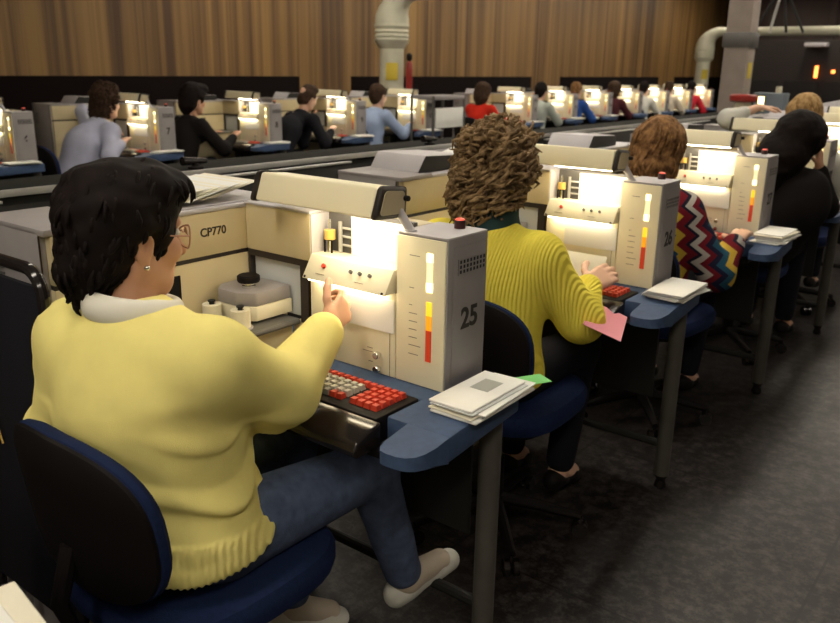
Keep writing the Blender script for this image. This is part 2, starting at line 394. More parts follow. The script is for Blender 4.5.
    am = MB().tube([(-.134,.004,1.100),(-.108,.018,1.052)], .0095, 14).build('hood_arm', M['lightgrey'], t)
    MB().lathe((-.110,.018,ZTOP+.003), [(.014,0),(.014,.004)], 16).build('arm_collar', M['lightgrey'], am)
    MB().lathe((-.1245,.016,1.122), [(.006,0),(.006,.010),(.004,.012)], 14, 'x').build('arm_knob', M['black'], am)
    return t
_once = {}
def mat_once(n, c, **k):
    if n not in _once: _once[n] = mat(n, c, k.get('rough', .55))
    return _once[n]

def make_desk():
    t = empty('coding_desk')
    main = [(.108,.135),(.135,-.165),(.035,-.165),(-.02,-.165),(-.02,-.05),(-.44,-.05),(-.44,-.165),(-.612,-.165),(-.612,.135)]
    g = MB().prism(main, 'z', .665, .7195, .006, 2)
    # sloping rounded nose of the right arm
    A = [(.135,-.165,.7195),(.134,-.205,.713),(.129,-.230,.709),(.120,-.248,.706),(.105,-.260,.704),(.085,-.265,.703),(.06,-.266,.703),(.047,-.263,.7035),(.039,-.253,.705),(.036,-.235,.709),(.035,-.165,.7195)]
    up = [g.bm.verts.new(p) for p in A]; dn = [g.bm.verts.new((p[0],p[1],.665 + (.012 if p[1] < -.2 else 0))) for p in A]
    g.bm.faces.new(up); g.bm.faces.new(dn[::-1])
    for i in range(len(A)): g.bm.faces.new((dn[i],dn[(i+1)%len(A)],up[(i+1)%len(A)],up[i]))
    g.build('worktop', M['blue'], t)
    MB().box((-.45,-.21,.648),(.03,-.045,.664),.003).build('keyboard_tray', M['black'], t)
    MB().box((-.60,.145,.30),(-.02,.155,.70),.002).build('modesty_panel', M['darkgrey'], t)
    for x in (.058,-.56):
        lg = MB().tube([(x,.103,.05),(x,.103,.664)], .0255, 18).build('leg', M['legmetal'], t)
        MB().lathe((x,.103,0), [(.018,.0),(.022,.006),(.016,.03),(.024,.05),(.024,.058)], 16).build('foot', M['black'], lg)
    MB().tube([(.058,.103,.16),(-.56,.103,.16)], .014, 10).build('cross_bar', M['darkgrey'], t)
    return t

def make_keyboard(keys=True):
    t = empty('keyboard')
    MB().box((-.42,-.195,.665),(-.022,-.056,.722),.004).build('case', M['black'], t)
    # sloping glossy palm rest
    MB().prism([(-.197,.668),(-.197,.722),(-.235,.714),(-.268,.700),(-.275,.685),(-.27,.668)], 'x', -.44, -.005, .006, 3).build('palm_rest', M['gloss'], t)
    px, py = .0192, .0205
    rows = 5
    for rr in range(rows):
        for c in range(18):
            x = -.052 - c*px; y = -.078 - rr*py
            if c == 4 and rr > 0: continue
            m = 'redkey' if (c < 4 or rr == 0) else 'whitekey'
            if rr == 4 and 5 <= c <= 17: m = 'greykey' if c > 6 else 'redkey'
            if rr == 3 and c in (16,17): m = 'redkey'
            if not keys and (c > 12 or rr > 3): continue
            g = MB(); a = .0082; b = .0062; z0 = .721; z1 = .733
            v = [g.bm.verts.new((x+sx*a, y+sy*a, z0)) for sx, sy in ((-1,-1),(1,-1),(1,1),(-1,1))] + [g.bm.verts.new((x+sx*b, y+sy*b, z1)) for sx, sy in ((-1,-1),(1,-1),(1,1),(-1,1))]
            for q in ((0,1,2,3),(4,5,6,7),(0,1,5,4),(1,2,6,5),(2,3,7,6),(3,0,4,7)): g.bm.faces.new([v[i] for i in q])
            g.build('key', M[m], t)
    return t

def superloop(w, h, n=36, p=3.2):
    return [(w*math.copysign(abs(math.cos(a))**(2/p), math.cos(a)), h*math.copysign(abs(math.sin(a))**(2/p), math.sin(a))) for a in (2*PI*k/n for k in range(n))]
def pad(g, loops):
    # stack of closed loops joined into a solid
    R = [[g.bm.verts.new(p) for p in lp] for lp in loops]; n = len(R[0])
    for i in range(len(R)-1):
        for k in range(n): g.bm.faces.new((R[i][k],R[i][(k+1)%n],R[i+1][(k+1)%n],R[i+1][k]))
    g.bm.faces.new(R[0][::-1]); g.bm.faces.new(R[-1])
    return g
def make_chair():
    t = empty('swivel_chair')
    g = MB(); loops = []
    for k, z in ((.90,.405),(.98,.412),(1,.43),(1,.45),(.96,.466),(.85,.474),(.5,.470)):
        loops.append([(x*k, y*k+.025, z) for x, y in superloop(.228,.235)])
    pad(g, loops).build('seat', M['darkblue'], t)
    g = MB(); pad(g, [[(x*k,y*k,z) for x,y in superloop(.19,.19)] for k, z in ((.8,.385),(1,.392),(1,.41))]).build('seat_pan', M['black'], t)
    def back(y0, ks):
        g = MB(); lps = []
        for k, dy in ks:
            lp = []
            for x, z in superloop(.205,.155, 40, 2.7):
                X, Zz = x*k, z*k
                lp.append((X, y0 + dy + .9*X*X - .12*Zz, .655 + Zz))
            lps.append(lp)
        return pad(g, lps)
    back(-.250, ((.5,-.004),(.9,.0),(.97,.006),(.97,.016))).build('back_shell', M['black'], t)
    back(-.236, ((.95,-.002),(.988,.002),(.988,.014),(.93,.030),(.5,.038))).build('backrest', M['darkblue'], t)
    MB().tube([(0,-.24,.60),(0,-.27,.50),(0,-.24,.40),(0,-.05,.385)], .016, 10).build('back_post', M['black'], t)
    MB().lathe((0,0,.08), [(.028,0),(.028,.16),(.02,.165),(.02,.31)], 16).build('gas_column', M['black'], t)
    for i in range(5):
        a = 2*PI*i/5 + .4; d = Vector((math.cos(a), math.sin(a), 0))
        lg = MB().tube([d*.02+Vector((0,0,.10)), d*.15+Vector((0,0,.085)), d*.27+Vector((0,0,.065))], [.022,.018,.013], 10).build('leg', M['black'], t)
        c = d*.27; s = Vector((-d.y, d.x, 0))
        g = MB().tube([c+Vector((0,0,.025))-s*.022, c+Vector((0,0,.025))-s*.006], .025, 14); g.tube([c+Vector((0,0,.025))+s*.006, c+Vector((0,0,.025))+s*.022], .025, 14); g.tube([c+Vector((0,0,.02)), c+Vector((0,0,.065))], .007, 8)
        g.build('castor', M['gloss'], lg)
    return t

def make_dispenser():
    t = empty('label_dispenser')
    out = [(-.470,.012),(-.470,-.100),(-.510,-.130),(-.575,-.130),(-.605,-.095),(-.605,.012)]
    MB().prism(out, 'z', .807, .842, .003).build('lower_case', M['creamwhite'], t)
    MB().prism([(x*1.0-.001, y*.97-.002) for x, y in out], 'z', .842, .876, .005).build('upper_case', M['grey'], t)
    MB().box((-.56,-.08,.801),(-.50,-.02,.808)).build('foot', M['black'], t)
    kb = MB().lathe((-.525,-.075,.890), [(.025,0),(.027,.003),(.027,.014),(.023,.017)], 22).build('knob', M['black'], t)
    MB().lathe((-.525,-.075,.8762), [(.017,0),(.017,.006),(.013,.007),(.013,.0136)], 18).build('knob_collar', M['chrome'], kb)
    return t
def make_roll(x, y, lift=0.0):
    t = empty('tape_roll')
    z = .8005
    MB().lathe((x,y,z), [(.028,0),(.028,.003)], 22).build('turntable', M['midgrey'] if lift == 0 else M['lightgrey'], t)
    MB().lathe((x,y,z+.0032), [(.0225,0),(.0225,.041),(.009,.0415),(.009,.036)], 24).build('tape', M['creamwhite'], t)
    MB().lathe((x,y,z+.0395), [(.006,0),(.006,.010),(.009,.011),(.009,.014)], 12).build('spindle', M['darkgrey'], t)
    return t
def envelope(loc, rz, w=.105, l=.21, th=.003, m='paper', tilt=(0,0)):
    g = MB()
    g.box((-w/2,-l/2,-th/2),(w/2,l/2,th/2), min(w,l,th)*.3, 1)
    me = g.mesh('envelope')
    o = link('envelope', me, M[m]); o.location = loc; o.rotation_euler = (tilt[0], tilt[1], rz)
    return o

# ------------------------------------------------------------------ figures: smooth blended solids turned into one skin
def A3(*a): return np.array(a, float)
def norm(a): a = np.asarray(a, float); return a/np.linalg.norm(a)
def rc(a, b, ra, rb, k=.02, op='u'): return ('rc', (np.asarray(a,float), np.asarray(b,float), ra, rb), k, op)
def el(c, r, k=.02, R=None, op='u'): return ('el', (np.asarray(c,float), np.asarray(r,float), R), k, op)
def ring(c, ax, R, r, k=.005, op='u', fl=1.0): return ('ring', (np.asarray(c,float), norm(ax), R, r, fl), k, op)
def plane(p, n, k=.004, op='i'): return ('pl', (np.asarray(p,float), norm(n)), k, op)
def sdf(prims, P):
    d = None
    for kind, a, k, op in prims:
        if kind == 'rc':
            ab = a[1]-a[0]; t = np.clip(((P-a[0])@ab)/max(ab@ab,1e-9), 0, 1)
            e = np.linalg.norm(P-a[0]-t[:,None]*ab, axis=1) - (a[2]+t*(a[3]-a[2]))
        elif kind == 'el':
            q = P-a[0]
            if a[2] is not None: q = q@a[2]
            k0 = np.linalg.norm(q/a[1], axis=1); k1 = np.linalg.norm(q/(a[1]*a[1]), axis=1)+1e-9
            e = k0*(k0-1)/k1
        elif kind == 'ring':
            q = P-a[0]; h = q@a[1]; rr = np.linalg.norm(q-h[:,None]*a[1], axis=1)
            e = np.sqrt((rr-a[2])**2 + (h/a[4])**2) - a[3]
        else:
            e = (P-a[0])@a[1]
        if d is None: d = e; continue
        if op == 's': e = -e
        h = np.maximum(k-np.abs(d-e),0)/k
        d = np.minimum(d,e)-h*h*k*.25 if op == 'u' else np.maximum(d,e)+h*h*k*.25
    return d
def bounds(prims, pad_):
    lo = np.full(3,9e9); hi = -lo
    for kind, a, k, op in prims:
        if op != 'u': continue
        if kind == 'rc':
            for p, r_ in ((a[0],a[2]),(a[1],a[3])): lo = np.minimum(lo,p-r_); hi = np.maximum(hi,p+r_)
        elif kind == 'el':
            r_ = a[1] if a[2] is None else np.full(3,a[1].max()); lo = np.minimum(lo,a[0]-r_); hi = np.maximum(hi,a[0]+r_)
        elif kind == 'ring': lo = np.minimum(lo,a[0]-a[2]-a[3]); hi = np.maximum(hi,a[0]+a[2]+a[3])
    return lo-pad_, hi+pad_
def surface(name, prims, h, disp=None, offset=(0,0,0), extra=.02):
    lo, hi = bounds(prims, extra+2*h)
    q = 4; n = (np.ceil((hi-lo)/(h*q)).astype(int)+1)*q
    cg = [lo[i]+h*(np.arange(n[i]//q)*q+(q-1)/2) for i in range(3)]
    G = np.stack(np.meshgrid(*cg, indexing='ij'), -1).reshape(-1,3)
    dc = sdf(prims, G).reshape([len(c) for c in cg])
    V = np.repeat(np.repeat(np.repeat(dc,q,0),q,1),q,2).astype(np.float32)
    idx = np.argwhere(np.abs(V) < h*q*1.3+extra)
    fine = np.empty(len(idx), np.float32)
    for s in range(0, len(idx), 400000):
        P = lo+idx[s:s+400000]*h; e = sdf(prims, P)
        if disp is not None: e = e+disp(P)
        fine[s:s+400000] = e
    V[idx[:,0],idx[:,1],idx[:,2]] = fine
    I = V < 0
    c = np.zeros(np.array(V.shape)-1, np.int8)
    for dx in (0,1):
        for dy in (0,1):
            for dz in (0,1): c += I[dx:dx+c.shape[0],dy:dy+c.shape[1],dz:dz+c.shape[2]]
    cells = np.argwhere((c > 0) & (c < 8)); cid = np.full(c.shape, -1, np.int32); cid[cells[:,0],cells[:,1],cells[:,2]] = np.arange(len(cells))
    pos = np.zeros((len(cells),3)); cnt = np.zeros(len(cells))
    for ax in range(3):
        o1, o2 = [i for i in range(3) if i != ax]
        for a in (0,1):
            for b in (0,1):
                c0 = cells.copy(); c0[:,o1] += a; c0[:,o2] += b; c1 = c0.copy(); c1[:,ax] += 1
                v0 = V[c0[:,0],c0[:,1],c0[:,2]]; v1 = V[c1[:,0],c1[:,1],c1[:,2]]
                m = (v0 < 0) != (v1 < 0); t = v0[m]/(v0[m]-v1[m])
                pp = c0[m].astype(float); pp[:,ax] += t; pos[m] += pp; cnt[m] += 1
    pos = lo+h*pos/np.maximum(cnt,1)[:,None]
    quads = []
    for ax in range(3):
        o1, o2 = (ax+1)%3, (ax+2)%3
        s0 = [slice(None)]*3; s1 = [slice(None)]*3; s0[ax] = slice(0,-1); s1[ax] = slice(1,None)
        a = I[tuple(s0)]; b = I[tuple(s1)]
        e = np.argwhere(a != b); e = e[(e[:,o1] > 0) & (e[:,o2] > 0) & (e[:,o1] < V.shape[o1]-1) & (e[:,o2] < V.shape[o2]-1)]
        if not len(e): continue
        fl = a[e[:,0],e[:,1],e[:,2]]
        def cc(d1, d2):
            x = e.copy(); x[:,o1] += d1; x[:,o2] += d2; return cid[x[:,0],x[:,1],x[:,2]]
        qd = np.stack([cc(-1,-1),cc(0,-1),cc(0,0),cc(-1,0)],1); qd[~fl] = qd[~fl][:,::-1]; quads.append(qd)
    Q = np.concatenate(quads); Q = Q[(Q >= 0).all(1)]
    pos = pos-np.asarray(offset,float)
    me = bpy.data.meshes.new(name); me.vertices.add(len(pos)); me.vertices.foreach_set('co', pos.ravel().astype(np.float32))
    me.loops.add(Q.size); me.loops.foreach_set('vertex_index', Q.ravel().astype(np.int32))
    me.polygons.add(len(Q)); me.polygons.foreach_set('loop_start', np.arange(0,Q.size,4,dtype=np.int32)); me.polygons.foreach_set('loop_total', np.full(len(Q),4,dtype=np.int32))
    me.update(calc_edges=True); me.validate(); me.polygons.foreach_set('use_smooth', [True]*len(me.polygons))
    return me
def waves(seed, freq, n=9):
    rg = np.random.RandomState(seed); K = rg.normal(size=(n,3)); K /= np.linalg.norm(K,axis=1)[:,None]; K *= freq*rg.uniform(.6,1.5,(n,1)); ph = rg.uniform(0,6.28,n)
    return lambda P: np.sin(P@K.T+ph).mean(1)
def frame(yaw=0, pitch=0, roll=0):
    # columns right, forward, up; yaw to the left, pitch up, roll to the right (radians)
    m = Matrix.Rotation(yaw,3,'Z') @ Matrix.Rotation(pitch,3,'X') @ Matrix.Rotation(roll,3,'Y'); return np.array(m)
def ik(s, w, la, lb, pole):
    s, w, pole = map(np.asarray, (s, w, pole)); d = w-s; L = np.linalg.norm(d); d = d/L; L = min(L, (la+lb)*.985)
    x = (la*la-lb*lb+L*L)/(2*L); hh = math.sqrt(max(la*la-x*x,1e-6)); p = pole-d*(pole@d); p = p/np.linalg.norm(p)
    return s+d*x+p*hh
def hand_prims(wr, d, n, thumb, curl=.35, s=.92, spread=.16):
    wr = np.asarray(wr,float); d = norm(d); n = norm(np.asarray(n,float)-d*(d@np.asarray(n,float))); t = np.cross(d,n)*(1 if np.dot(np.cross(d,n),thumb) > 0 else -1)
    P = []
    def rot(vv, a): return vv*math.cos(a)+n*math.sin(a)
    for i, (o, L) in enumerate(((.027,.070),(.009,.079),(-.009,.073),(-.025,.057))):
        kn = wr+(d*(.082-.006*abs(i-1))+t*o)*s
        P.append(rc(wr+t*o*.55*s, kn, .0125*s, .0108*s, .012))
        fd = norm(d+t*o*spread*25*.25)
        p = kn; a = curl*.5
        for j, fr in enumerate((.45,.31,.24)):
            q = p+rot(fd,a)*L*fr*s; P.append(rc(p,q,(.0094-.0010*j)*s,(.0088-.0012*j)*s,.003)); p = q; a += curl*.9
    tb = wr+(d*.022+t*.022)*s; p = tb
    P.append(rc(wr+d*.01*s, tb+t*.004*s, .014*s, .0125*s, .012))
    for L, w_, in ((.036,(.62,.72,.25)),(.03,(.8,.5,.3)),(.024,(.92,.3,.3))):
        q = p+norm(d*w_[0]+t*w_[1]+n*w_[2])*L*s; P.append(rc(p,q,.0105*s,.0092*s,.004)); p = q
    return P
def head_prims(c, R, s=.92):
    T = lambda *p: c+R@(A3(*p)*s)
    E = lambda p, r_, k=.02, op='u': el(T(*p), A3(*r_)*s, k, R, op)
    P = [E((0,-.012,.035),(.076,.096,.090)), E((0,.032,-.03),(.060,.064,.085),.03), E((0,.062,-.088),(.028,.030,.024),.03),
         rc(T(-.052,.0,-.05),T(-.02,.055,-.092),.022*s,.018*s,.03), rc(T(.052,.0,-.05),T(.02,.055,-.092),.022*s,.018*s,.03),
         rc(T(-.03,.086,.035),T(.03,.086,.035),.011*s,.011*s,.02)]
    for sx in (-1,1):
        P.append(E((sx*.032,.098,.014),(.018,.014,.012),.01,'s'))
        P.append(E((sx*.035,.072,-.02),(.024,.024,.022),.02))
        P.append(el(T(sx*.077,-.004,-.006), A3(.010,.021,.032)*s, .006, R)); P.append(E((sx*.086,.0,-.002),(.006,.011,.018),.004,'s'))
        P.append(el(T(sx*.075,.002,-.034), A3(.008,.010,.010)*s, .004, R))
    P += [rc(T(0,.094,.012),T(0,.116,-.026),.008*s,.012*s,.01), rc(T(-.010,.102,-.03),T(.010,.102,-.03),.008*s,.008*s,.006),
          E((0,.093,-.053),(.022,.009,.005),.005), E((0,.091,-.064),(.019,.010,.006),.005), E((0,.100,-.0585),(.02,.006,.0015),.002,'s')]
    return P
HAIR = {
 'short': [('e',(0,-.022,.047),(.103,.118,.106)),('e',(0,.055,.105),(.078,.062,.042)),('e',(0,-.062,-.02),(.086,.062,.08)),('r',(0,-.07,-.06),(0,-.062,-.125),.056,.026)],
 'curly': [('e',(0,-.015,.045),(.102,.106,.118)),('e',(-.008,-.045,-.045),(.086,.074,.080)),('e',(0,.04,.115),(.07,.055,.05))],
 'bob': [('e',(0,-.02,.04),(.106,.120,.108)),('e',(0,-.045,-.05),(.104,.090,.095)),('r',(0,-.06,-.07),(0,-.055,-.13),.075,.06)],
 'long': [('e',(0,-.02,.04),(.112,.122,.112)),('e',(0,-.05,-.06),(.115,.092,.11)),('r',(0,-.065,-.08),(0,-.06,-.20),.10,.085)],
 'crop': [('e',(0,-.016,.040),(.088,.106,.098)),('e',(0,-.055,-.03),(.070,.052,.07))]}
def hair_mesh(c, R, style, s, h, offset, seed, amp, freq):
    T = lambda p: c+R@(A3(*p)*s); P = []
    for q in HAIR[style]:
        if q[0] == 'e': P.append(el(T(q[1]), A3(*q[2])*s, .03, R))
        else: P.append(rc(T(q[1]),T(q[2]),q[3]*s,q[4]*s,.04))
    P.append(el(T((0,.130,-.035)), A3(.080,.078,.098)*s, .02, R, 's'))
    if style in ('short','crop'):
        for sx in (-1,1): P.append(el(T((sx*.098,.012,-.022)), A3(.034,.036,.044)*s, .012, R, 's'))
    w1 = waves(seed, freq); w2 = waves(seed+1, freq*2.3)
    return surface('hair', P, h, lambda X: amp*(w1(X)*1.4+w2(X)*.8), offset), T
def add_locks(me, count, c, R, ln, thick, curl, seed, flow=1.0):
    # tapering strands grown from the hair surface, joined to the same mesh
    rg = random.Random(seed); bm = bmesh.new(); bm.from_mesh(me); bm.verts.ensure_lookup_table(); bm.normal_update()
    vs = [(v.co.copy(), v.normal.copy()) for v in bm.verts]; up = Vector(R[:,2]); fwd = Vector(R[:,1]); g = MB(); g.bm.free(); g.bm = bm
    for i in range(count):
        p, n = rg.choice(vs)
        if n.dot(fwd) > .75: continue
        dn = -up*flow + n*rg.uniform(.1,.5) + Vector((rg.uniform(-1,1),rg.uniform(-1,1),rg.uniform(-1,1)))*.35 - fwd*.15
        tdir = (dn-n*dn.dot(n)*.75).normalized(); b = n.cross(tdir); L = ln*rg.uniform(.7,1.3); N_ = 7 if curl else 5; pts = []; ph = rg.uniform(0,6.28); tr = rg.uniform(1.2,2.0)
        for k in range(N_):
            t = k/(N_-1); q = p-n*thick*.6+tdir*L*t
            if curl: q = q+(n*(math.sin(ph+t*6.28*tr)+.6)+b*math.cos(ph+t*6.28*tr))*curl
            else: q = q+n*thick*.5*math.sin(t*3.1)-n*L*.25*t*t
            pts.append(q)
        rs = [thick*(.55+.6*math.sin(PI*min(1,k/(N_-1)*.9+.12)))*rg.uniform(.8,1.1) for k in range(N_)]; rs[-1] = thick*.2
        g.tube(pts, rs, 5)
    bm.to_mesh(me); bm.free(); me.polygons.foreach_set('use_smooth', [True]*len(me.polygons))

def person(label, J, st, group=None):
    J = {k: (np.asarray(v_,float) if k not in ('head_rot','hand_curl') else v_) for k, v_ in J.items()}
    s = st.get('s', .92); hb = st.get('h', .009); hc = st.get('hc', hb)
    off = A3(J['pelvis'][0], J['pelvis'][1], 0); root = empty('person', tuple(off)); tag(root, label, 'person', group)
    c = J['head']; R = frame(*J.get('head_rot',(0,0,0)))
    ax = norm(J['shR']-J['shL']); upv = norm(J['neck']-J['pelvis']); fw = norm(np.cross(upv,ax)); ax = np.cross(fw,upv); RC = np.stack([ax,fw,upv],1)
    hx = norm(J['hipR']-J['hipL']); fh = norm(np.cross(A3(0,0,1),hx)); RH = np.stack([hx,fh,A3(0,0,1)],1)
    chest, pel, nk = J['chest'], J['pelvis'], J['neck']; waist = (chest+pel)/2
    fat = st.get('fat', 1.0)
    def torso(g):
        return [el(pel,A3(.158*fat+g,.112*fat+g,.10+g),.05,RH), el(waist,A3(.138*fat+g,.098*fat+g,.12+g),.07,RC), el(chest,A3(.148*fat+g,.102*fat+g,.13+g),.07,RC),
                rc(J['shL'],J['shR'],.052+g,.052+g,.06), rc(nk-upv*.03,chest,.055+g,.09+g,.06)]
    B = torso(-.018)
    B += [rc(nk-upv*.02, c-R[:,2]*.04*s-R[:,1]*.012, .050*s, .047*s, .03)] + head_prims(c, R, s)
    for q in 'LR':
        B += [rc(J['sh'+q],J['el'+q],.040,.033,.02), rc(J['el'+q],J['wr'+q],.034,.0225,.02)]
        B += [rc(J['hip'+q],J['kn'+q],.066,.048,.03), rc(J['kn'+q],J['an'+q],.046,.031,.02), rc(J['an'+q],J['to'+q]+(J['an'+q]-J['to'+q])*.3,.03,.026,.02)]
        hd = J.get('hd'+q, J['wr'+q]-J['el'+q]); pn = J.get('pn'+q, A3(0,0,-1)); th = ax*(1 if q == 'L' else -1)
        B += hand_prims(J['wr'+q], hd, pn, J.get('th'+q, th), J.get('hand_curl',(.35,.35))['LR'.index(q)], s*st.get('hand',.98))
    link('body', surface('body', B, hb, None, off), M[st.get('skin','skin')], root)
    if st.get('sock'):
        for q in 'LR': link('sock', surface('sock', [rc(J['kn'+q]*.3+J['an'+q]*.7,J['an'+q],.043,.036,.02), rc(J['an'+q],J['to'+q]+(J['an'+q]-J['to'+q])*.3,.0345,.029,.02)], min(hc,.006), None, off), M[st['sock']], root)
    # sweater
    g = st.get('loose', .012); slv = st.get('sleeve', 1.0)
    def arm(q):
        a, b, w = J['sh'+q], J['el'+q], J['wr'+q]; e = w+(b-w)*st.get('cuffpos',.14)
        o = [rc(a,b,.058*slv,.053*slv,.035), rc(b,e,.053*slv,.037*slv,.03), rc(e,e+norm(w-b)*.012,.034*slv,.033*slv,.006)]
        return o
    Sw = torso(g)+arm('L')+arm('R')
    Sw += [ring(nk-upv*.012, upv, .058, .016, .02)]
    hem = J.get('hem', pel+A3(0,0,-.045)); hn = J.get('hem_n', A3(0,-.15,-1))
    Sw += [plane(hem, hn, .012)]
    Sw += [el(nk+upv*.085+fw*.012, A3(.056,.058,.085), .008, RC, 's')]
    d1 = st.get('disp'); link('sweater', surface('sweater', Sw, hc, d1, off), M[st['top']], root)
    # trousers
    Tr = [el(pel+A3(0,0,-.01),A3(.150*fat,.112*fat,.098),.04,RH)]
    for q in 'LR':
        an = J['an'+q]+(J['kn'+q]-J['an'+q])*.10
        Tr += [rc(J['hip'+q],J['kn'+q],.078*fat,.060,.04), rc(J['kn'+q],an,.059,.047,.03)]
    link('trousers', surface('trousers', Tr, hc, st.get('tdisp'), off), M[st.get('pants','darkcloth')], root)
    for q in 'LR':
        a, t_ = J['an'+q], J['to'+q]; dn = norm(J['an'+q]-J['kn'+q]); fd = norm(t_-a); fd = fd; sd = norm(np.cross(fd,dn)); dn = norm(np.cross(sd,fd))
        heel = a+dn*.035-fd*.03
        Sh = [rc(heel,t_-fd*.02+dn*.012,.030,.024,.02), rc(t_-fd*.055+dn*.012,t_-fd*.015+dn*.014,.030,.024,.02), el(a-fd*.005+dn*.02,A3(.034,.045,.03),.02,np.stack([sd,fd,-dn],1)),
              el(a+fd*.02-dn*.02,A3(.030,.052,.038),.006,np.stack([sd,fd,-dn],1),'s'), plane(heel+dn*.027,dn,.004)]
        link('shoe', surface('shoe', Sh, min(hc,.007), None, off), M[st.get('shoe','black')], root)
    # hair
    hm, T = hair_mesh(c, R, st['hair'], s*st.get('hs',1), st.get('hh',hb), off, st.get('seed',3), st.get('hamp',.006), st.get('hfreq',70))
    lk = st.get('locks')
    if lk: add_locks(hm, lk[0], c, R, lk[1], lk[2], lk[3], st.get('seed',3))
    link('hair', hm, M[st['hairm']], root)
    if st.get('face'):
        for sx in (-1,1):
            p = c+R@(A3(sx*.031,.084,.014)*s)-off; MB().lathe(tuple(p), [(.002,-.0105*s),(.008*s,-.007*s),(.0108*s,0),(.008*s,.007*s),(.002,.0105*s)], 14).build('eye', M['eye'], root)
    root['_h'] = 0; del root['_h']
    return root, c, R, off, s
def generic(x, y, lean=.12, side=0.0, yaw=0.0, pitch=-.15, roll=0.0, wrL=None, wrR=None, hip=.50, tw=0.0):
    # seated facing +Y, centre of the seat at (x, y)
    J = {}; pel = A3(x,y,hip+.05); chest = pel+A3(side*.22,lean*.35,.235); neck = pel+A3(side*.36,lean*.85,.385)
    J.update(pelvis=pel, chest=chest, neck=neck, head=neck+A3(side*.06,.025+lean*.12,.145), head_rot=(yaw,pitch,roll))
    t = A3(math.cos(tw),math.sin(tw),0); dn = A3(0,0,-1)*side*.25
    J['shL'] = neck-t*.150+A3(0,-.012,-.055)+A3(0,0,side*.12); J['shR'] = neck+t*.150+A3(0,-.012,-.055)-A3(0,0,side*.12)
    for q, sx in (('L',-1),('R',1)):
        J['hip'+q] = pel+A3(sx*.085,.02,-.02); J['kn'+q] = pel+A3(sx*.095,.40,-.015); J['an'+q] = A3(x+sx*.10,y+.36,.10); J['to'+q] = A3(x+sx*.11,y+.50,.05)
    J['wrL'] = A3(x-.13,y+.40,.775) if wrL is None else A3(x+wrL[0],y+wrL[1],wrL[2]); J['wrR'] = A3(x+.13,y+.40,.775) if wrR is None else A3(x+wrR[0],y+wrR[1],wrR[2])
    for q, sx in (('L',-1),('R',1)):
        J['el'+q] = ik(J['sh'+q],J['wr'+q],.255,.225,A3(sx*.7,-.35,-.8))
        v_ = J['wr'+q]-J['el'+q]; L = np.linalg.norm(v_)
        if L > .25: J['wr'+q] = J['el'+q]+v_/L*.235
    return J

# ------------------------------------------------------------------ layout of the two rows
S_ = 1.117
XB, YB = -4.53, 2.48
FRONT = [(25+k, 0.0, k*S_) for k in range(0,7)]
BACK = [(n, XB, YB+S_*(n-7)) for n in range(6,19) if n != 11]
mach0 = make_machine(); desk0 = make_desk(); kb0 = make_keyboard(); chair0 = make_chair(); disp0 = make_dispenser(); roll_a = make_roll(-.575,-.185); roll_b = make_roll(-.493,-.168,1)
kb1 = make_keyboard(False)
for q in (kb1,): pass
bpy.context.view_layer.update()
first = {}
def place(proto, x, y, z=0, rz=0, key=None):
    o = copy_tree(proto)
    o.location = (x,y,z); o.rotation_euler = (0,0,rz); return o
SEQ = ['nearest','second','third','fourth','fifth','sixth','seventh','eighth','ninth','tenth','eleventh','twelfth','thirteenth']
def nth(n): return ('%s front row' % SEQ[n-25]) if n > 20 else ('%s back row' % SEQ[n-6 if n < 11 else n-7])
def station(n, x, y, front):
    m = place(mach0, x, y)
    lab = {25:'cream coding machine marked 25, nearest of the front row, before the woman in glasses', 26:'cream coding machine marked 26, second of the front row, before the curly haired woman', 27:'cream coding machine marked 27, third of the front row, before the zigzag sweater'}
    tag(m, lab.get(n, 'cream letter coding machine with grey tower, %s machine' % nth(n)), 'coding machine', 'letter coding machines in the front row' if front else 'letter coding machines in the back row')
    tw = [c for c in m.children if c.name.split('.')[0] == 'tower'][0]
    put_text('number', str(n), .064 if n > 9 else .068, (.0025,.083,.872), M['ink'], tw, .0016)
    if n == 25:
        wg = [c for c in m.children if c.name.split('.')[0] == 'wing_cabinet'][0]
        put_text('lettering', 'CP770', .028, (-.6148,-.100,1.002), M['ink'], wg, .0006)
    d = place(desk0, x, y); tag(d, 'blue topped desk under the %s machine' % nth(n), 'desk', 'blue coding desks')
    if front:
        k = place(kb0, x, y); q = place(disp0, x, y); ra = place(roll_a, x+.01, y+.03); rb = place(roll_b, x+.015, y+.025)
        tag(q, 'label dispenser with black knob on the shelf of the %s machine' % nth(n), 'dispenser', 'label dispensers')
        tag(ra, 'cream tape roll nearer the back panel on the shelf of the %s machine' % nth(n), 'tape roll', 'tape rolls on the shelves')
        tag(rb, 'cream tape roll at the shelf edge of the %s machine' % nth(n), 'tape roll', 'tape rolls on the shelves')
    else: k = place(kb1, x, y)
    tag(k, 'red and white keyed black keyboard in front of the %s machine' % nth(n), 'keyboard', 'keyboards')
    # letters being read
    e = envelope((x-.222,y+.048,1.012), 0, .168, .0012, .090, 'paper'); e.name = 'letter'
    tag(e, 'brightly lit white letter standing under the hood of the %s machine' % nth(n), 'letter', 'letters on display')
    e = envelope((x-.228,y-.004,.862), 0, .186, .0012, .075, 'paper'); e.name = 'letter'
    tag(e, 'white letter hanging below the control box of the %s machine' % nth(n), 'letter', 'letters on display')
    return m
for n, x, y in FRONT: station(n, x, y, True)
for n, x, y in BACK: station(n, x, y, False)
d = place(desk0, 0, -S_+.02); tag(d, 'blue coding desk with papers at the very bottom left edge of the view', 'desk', 'blue coding desks')

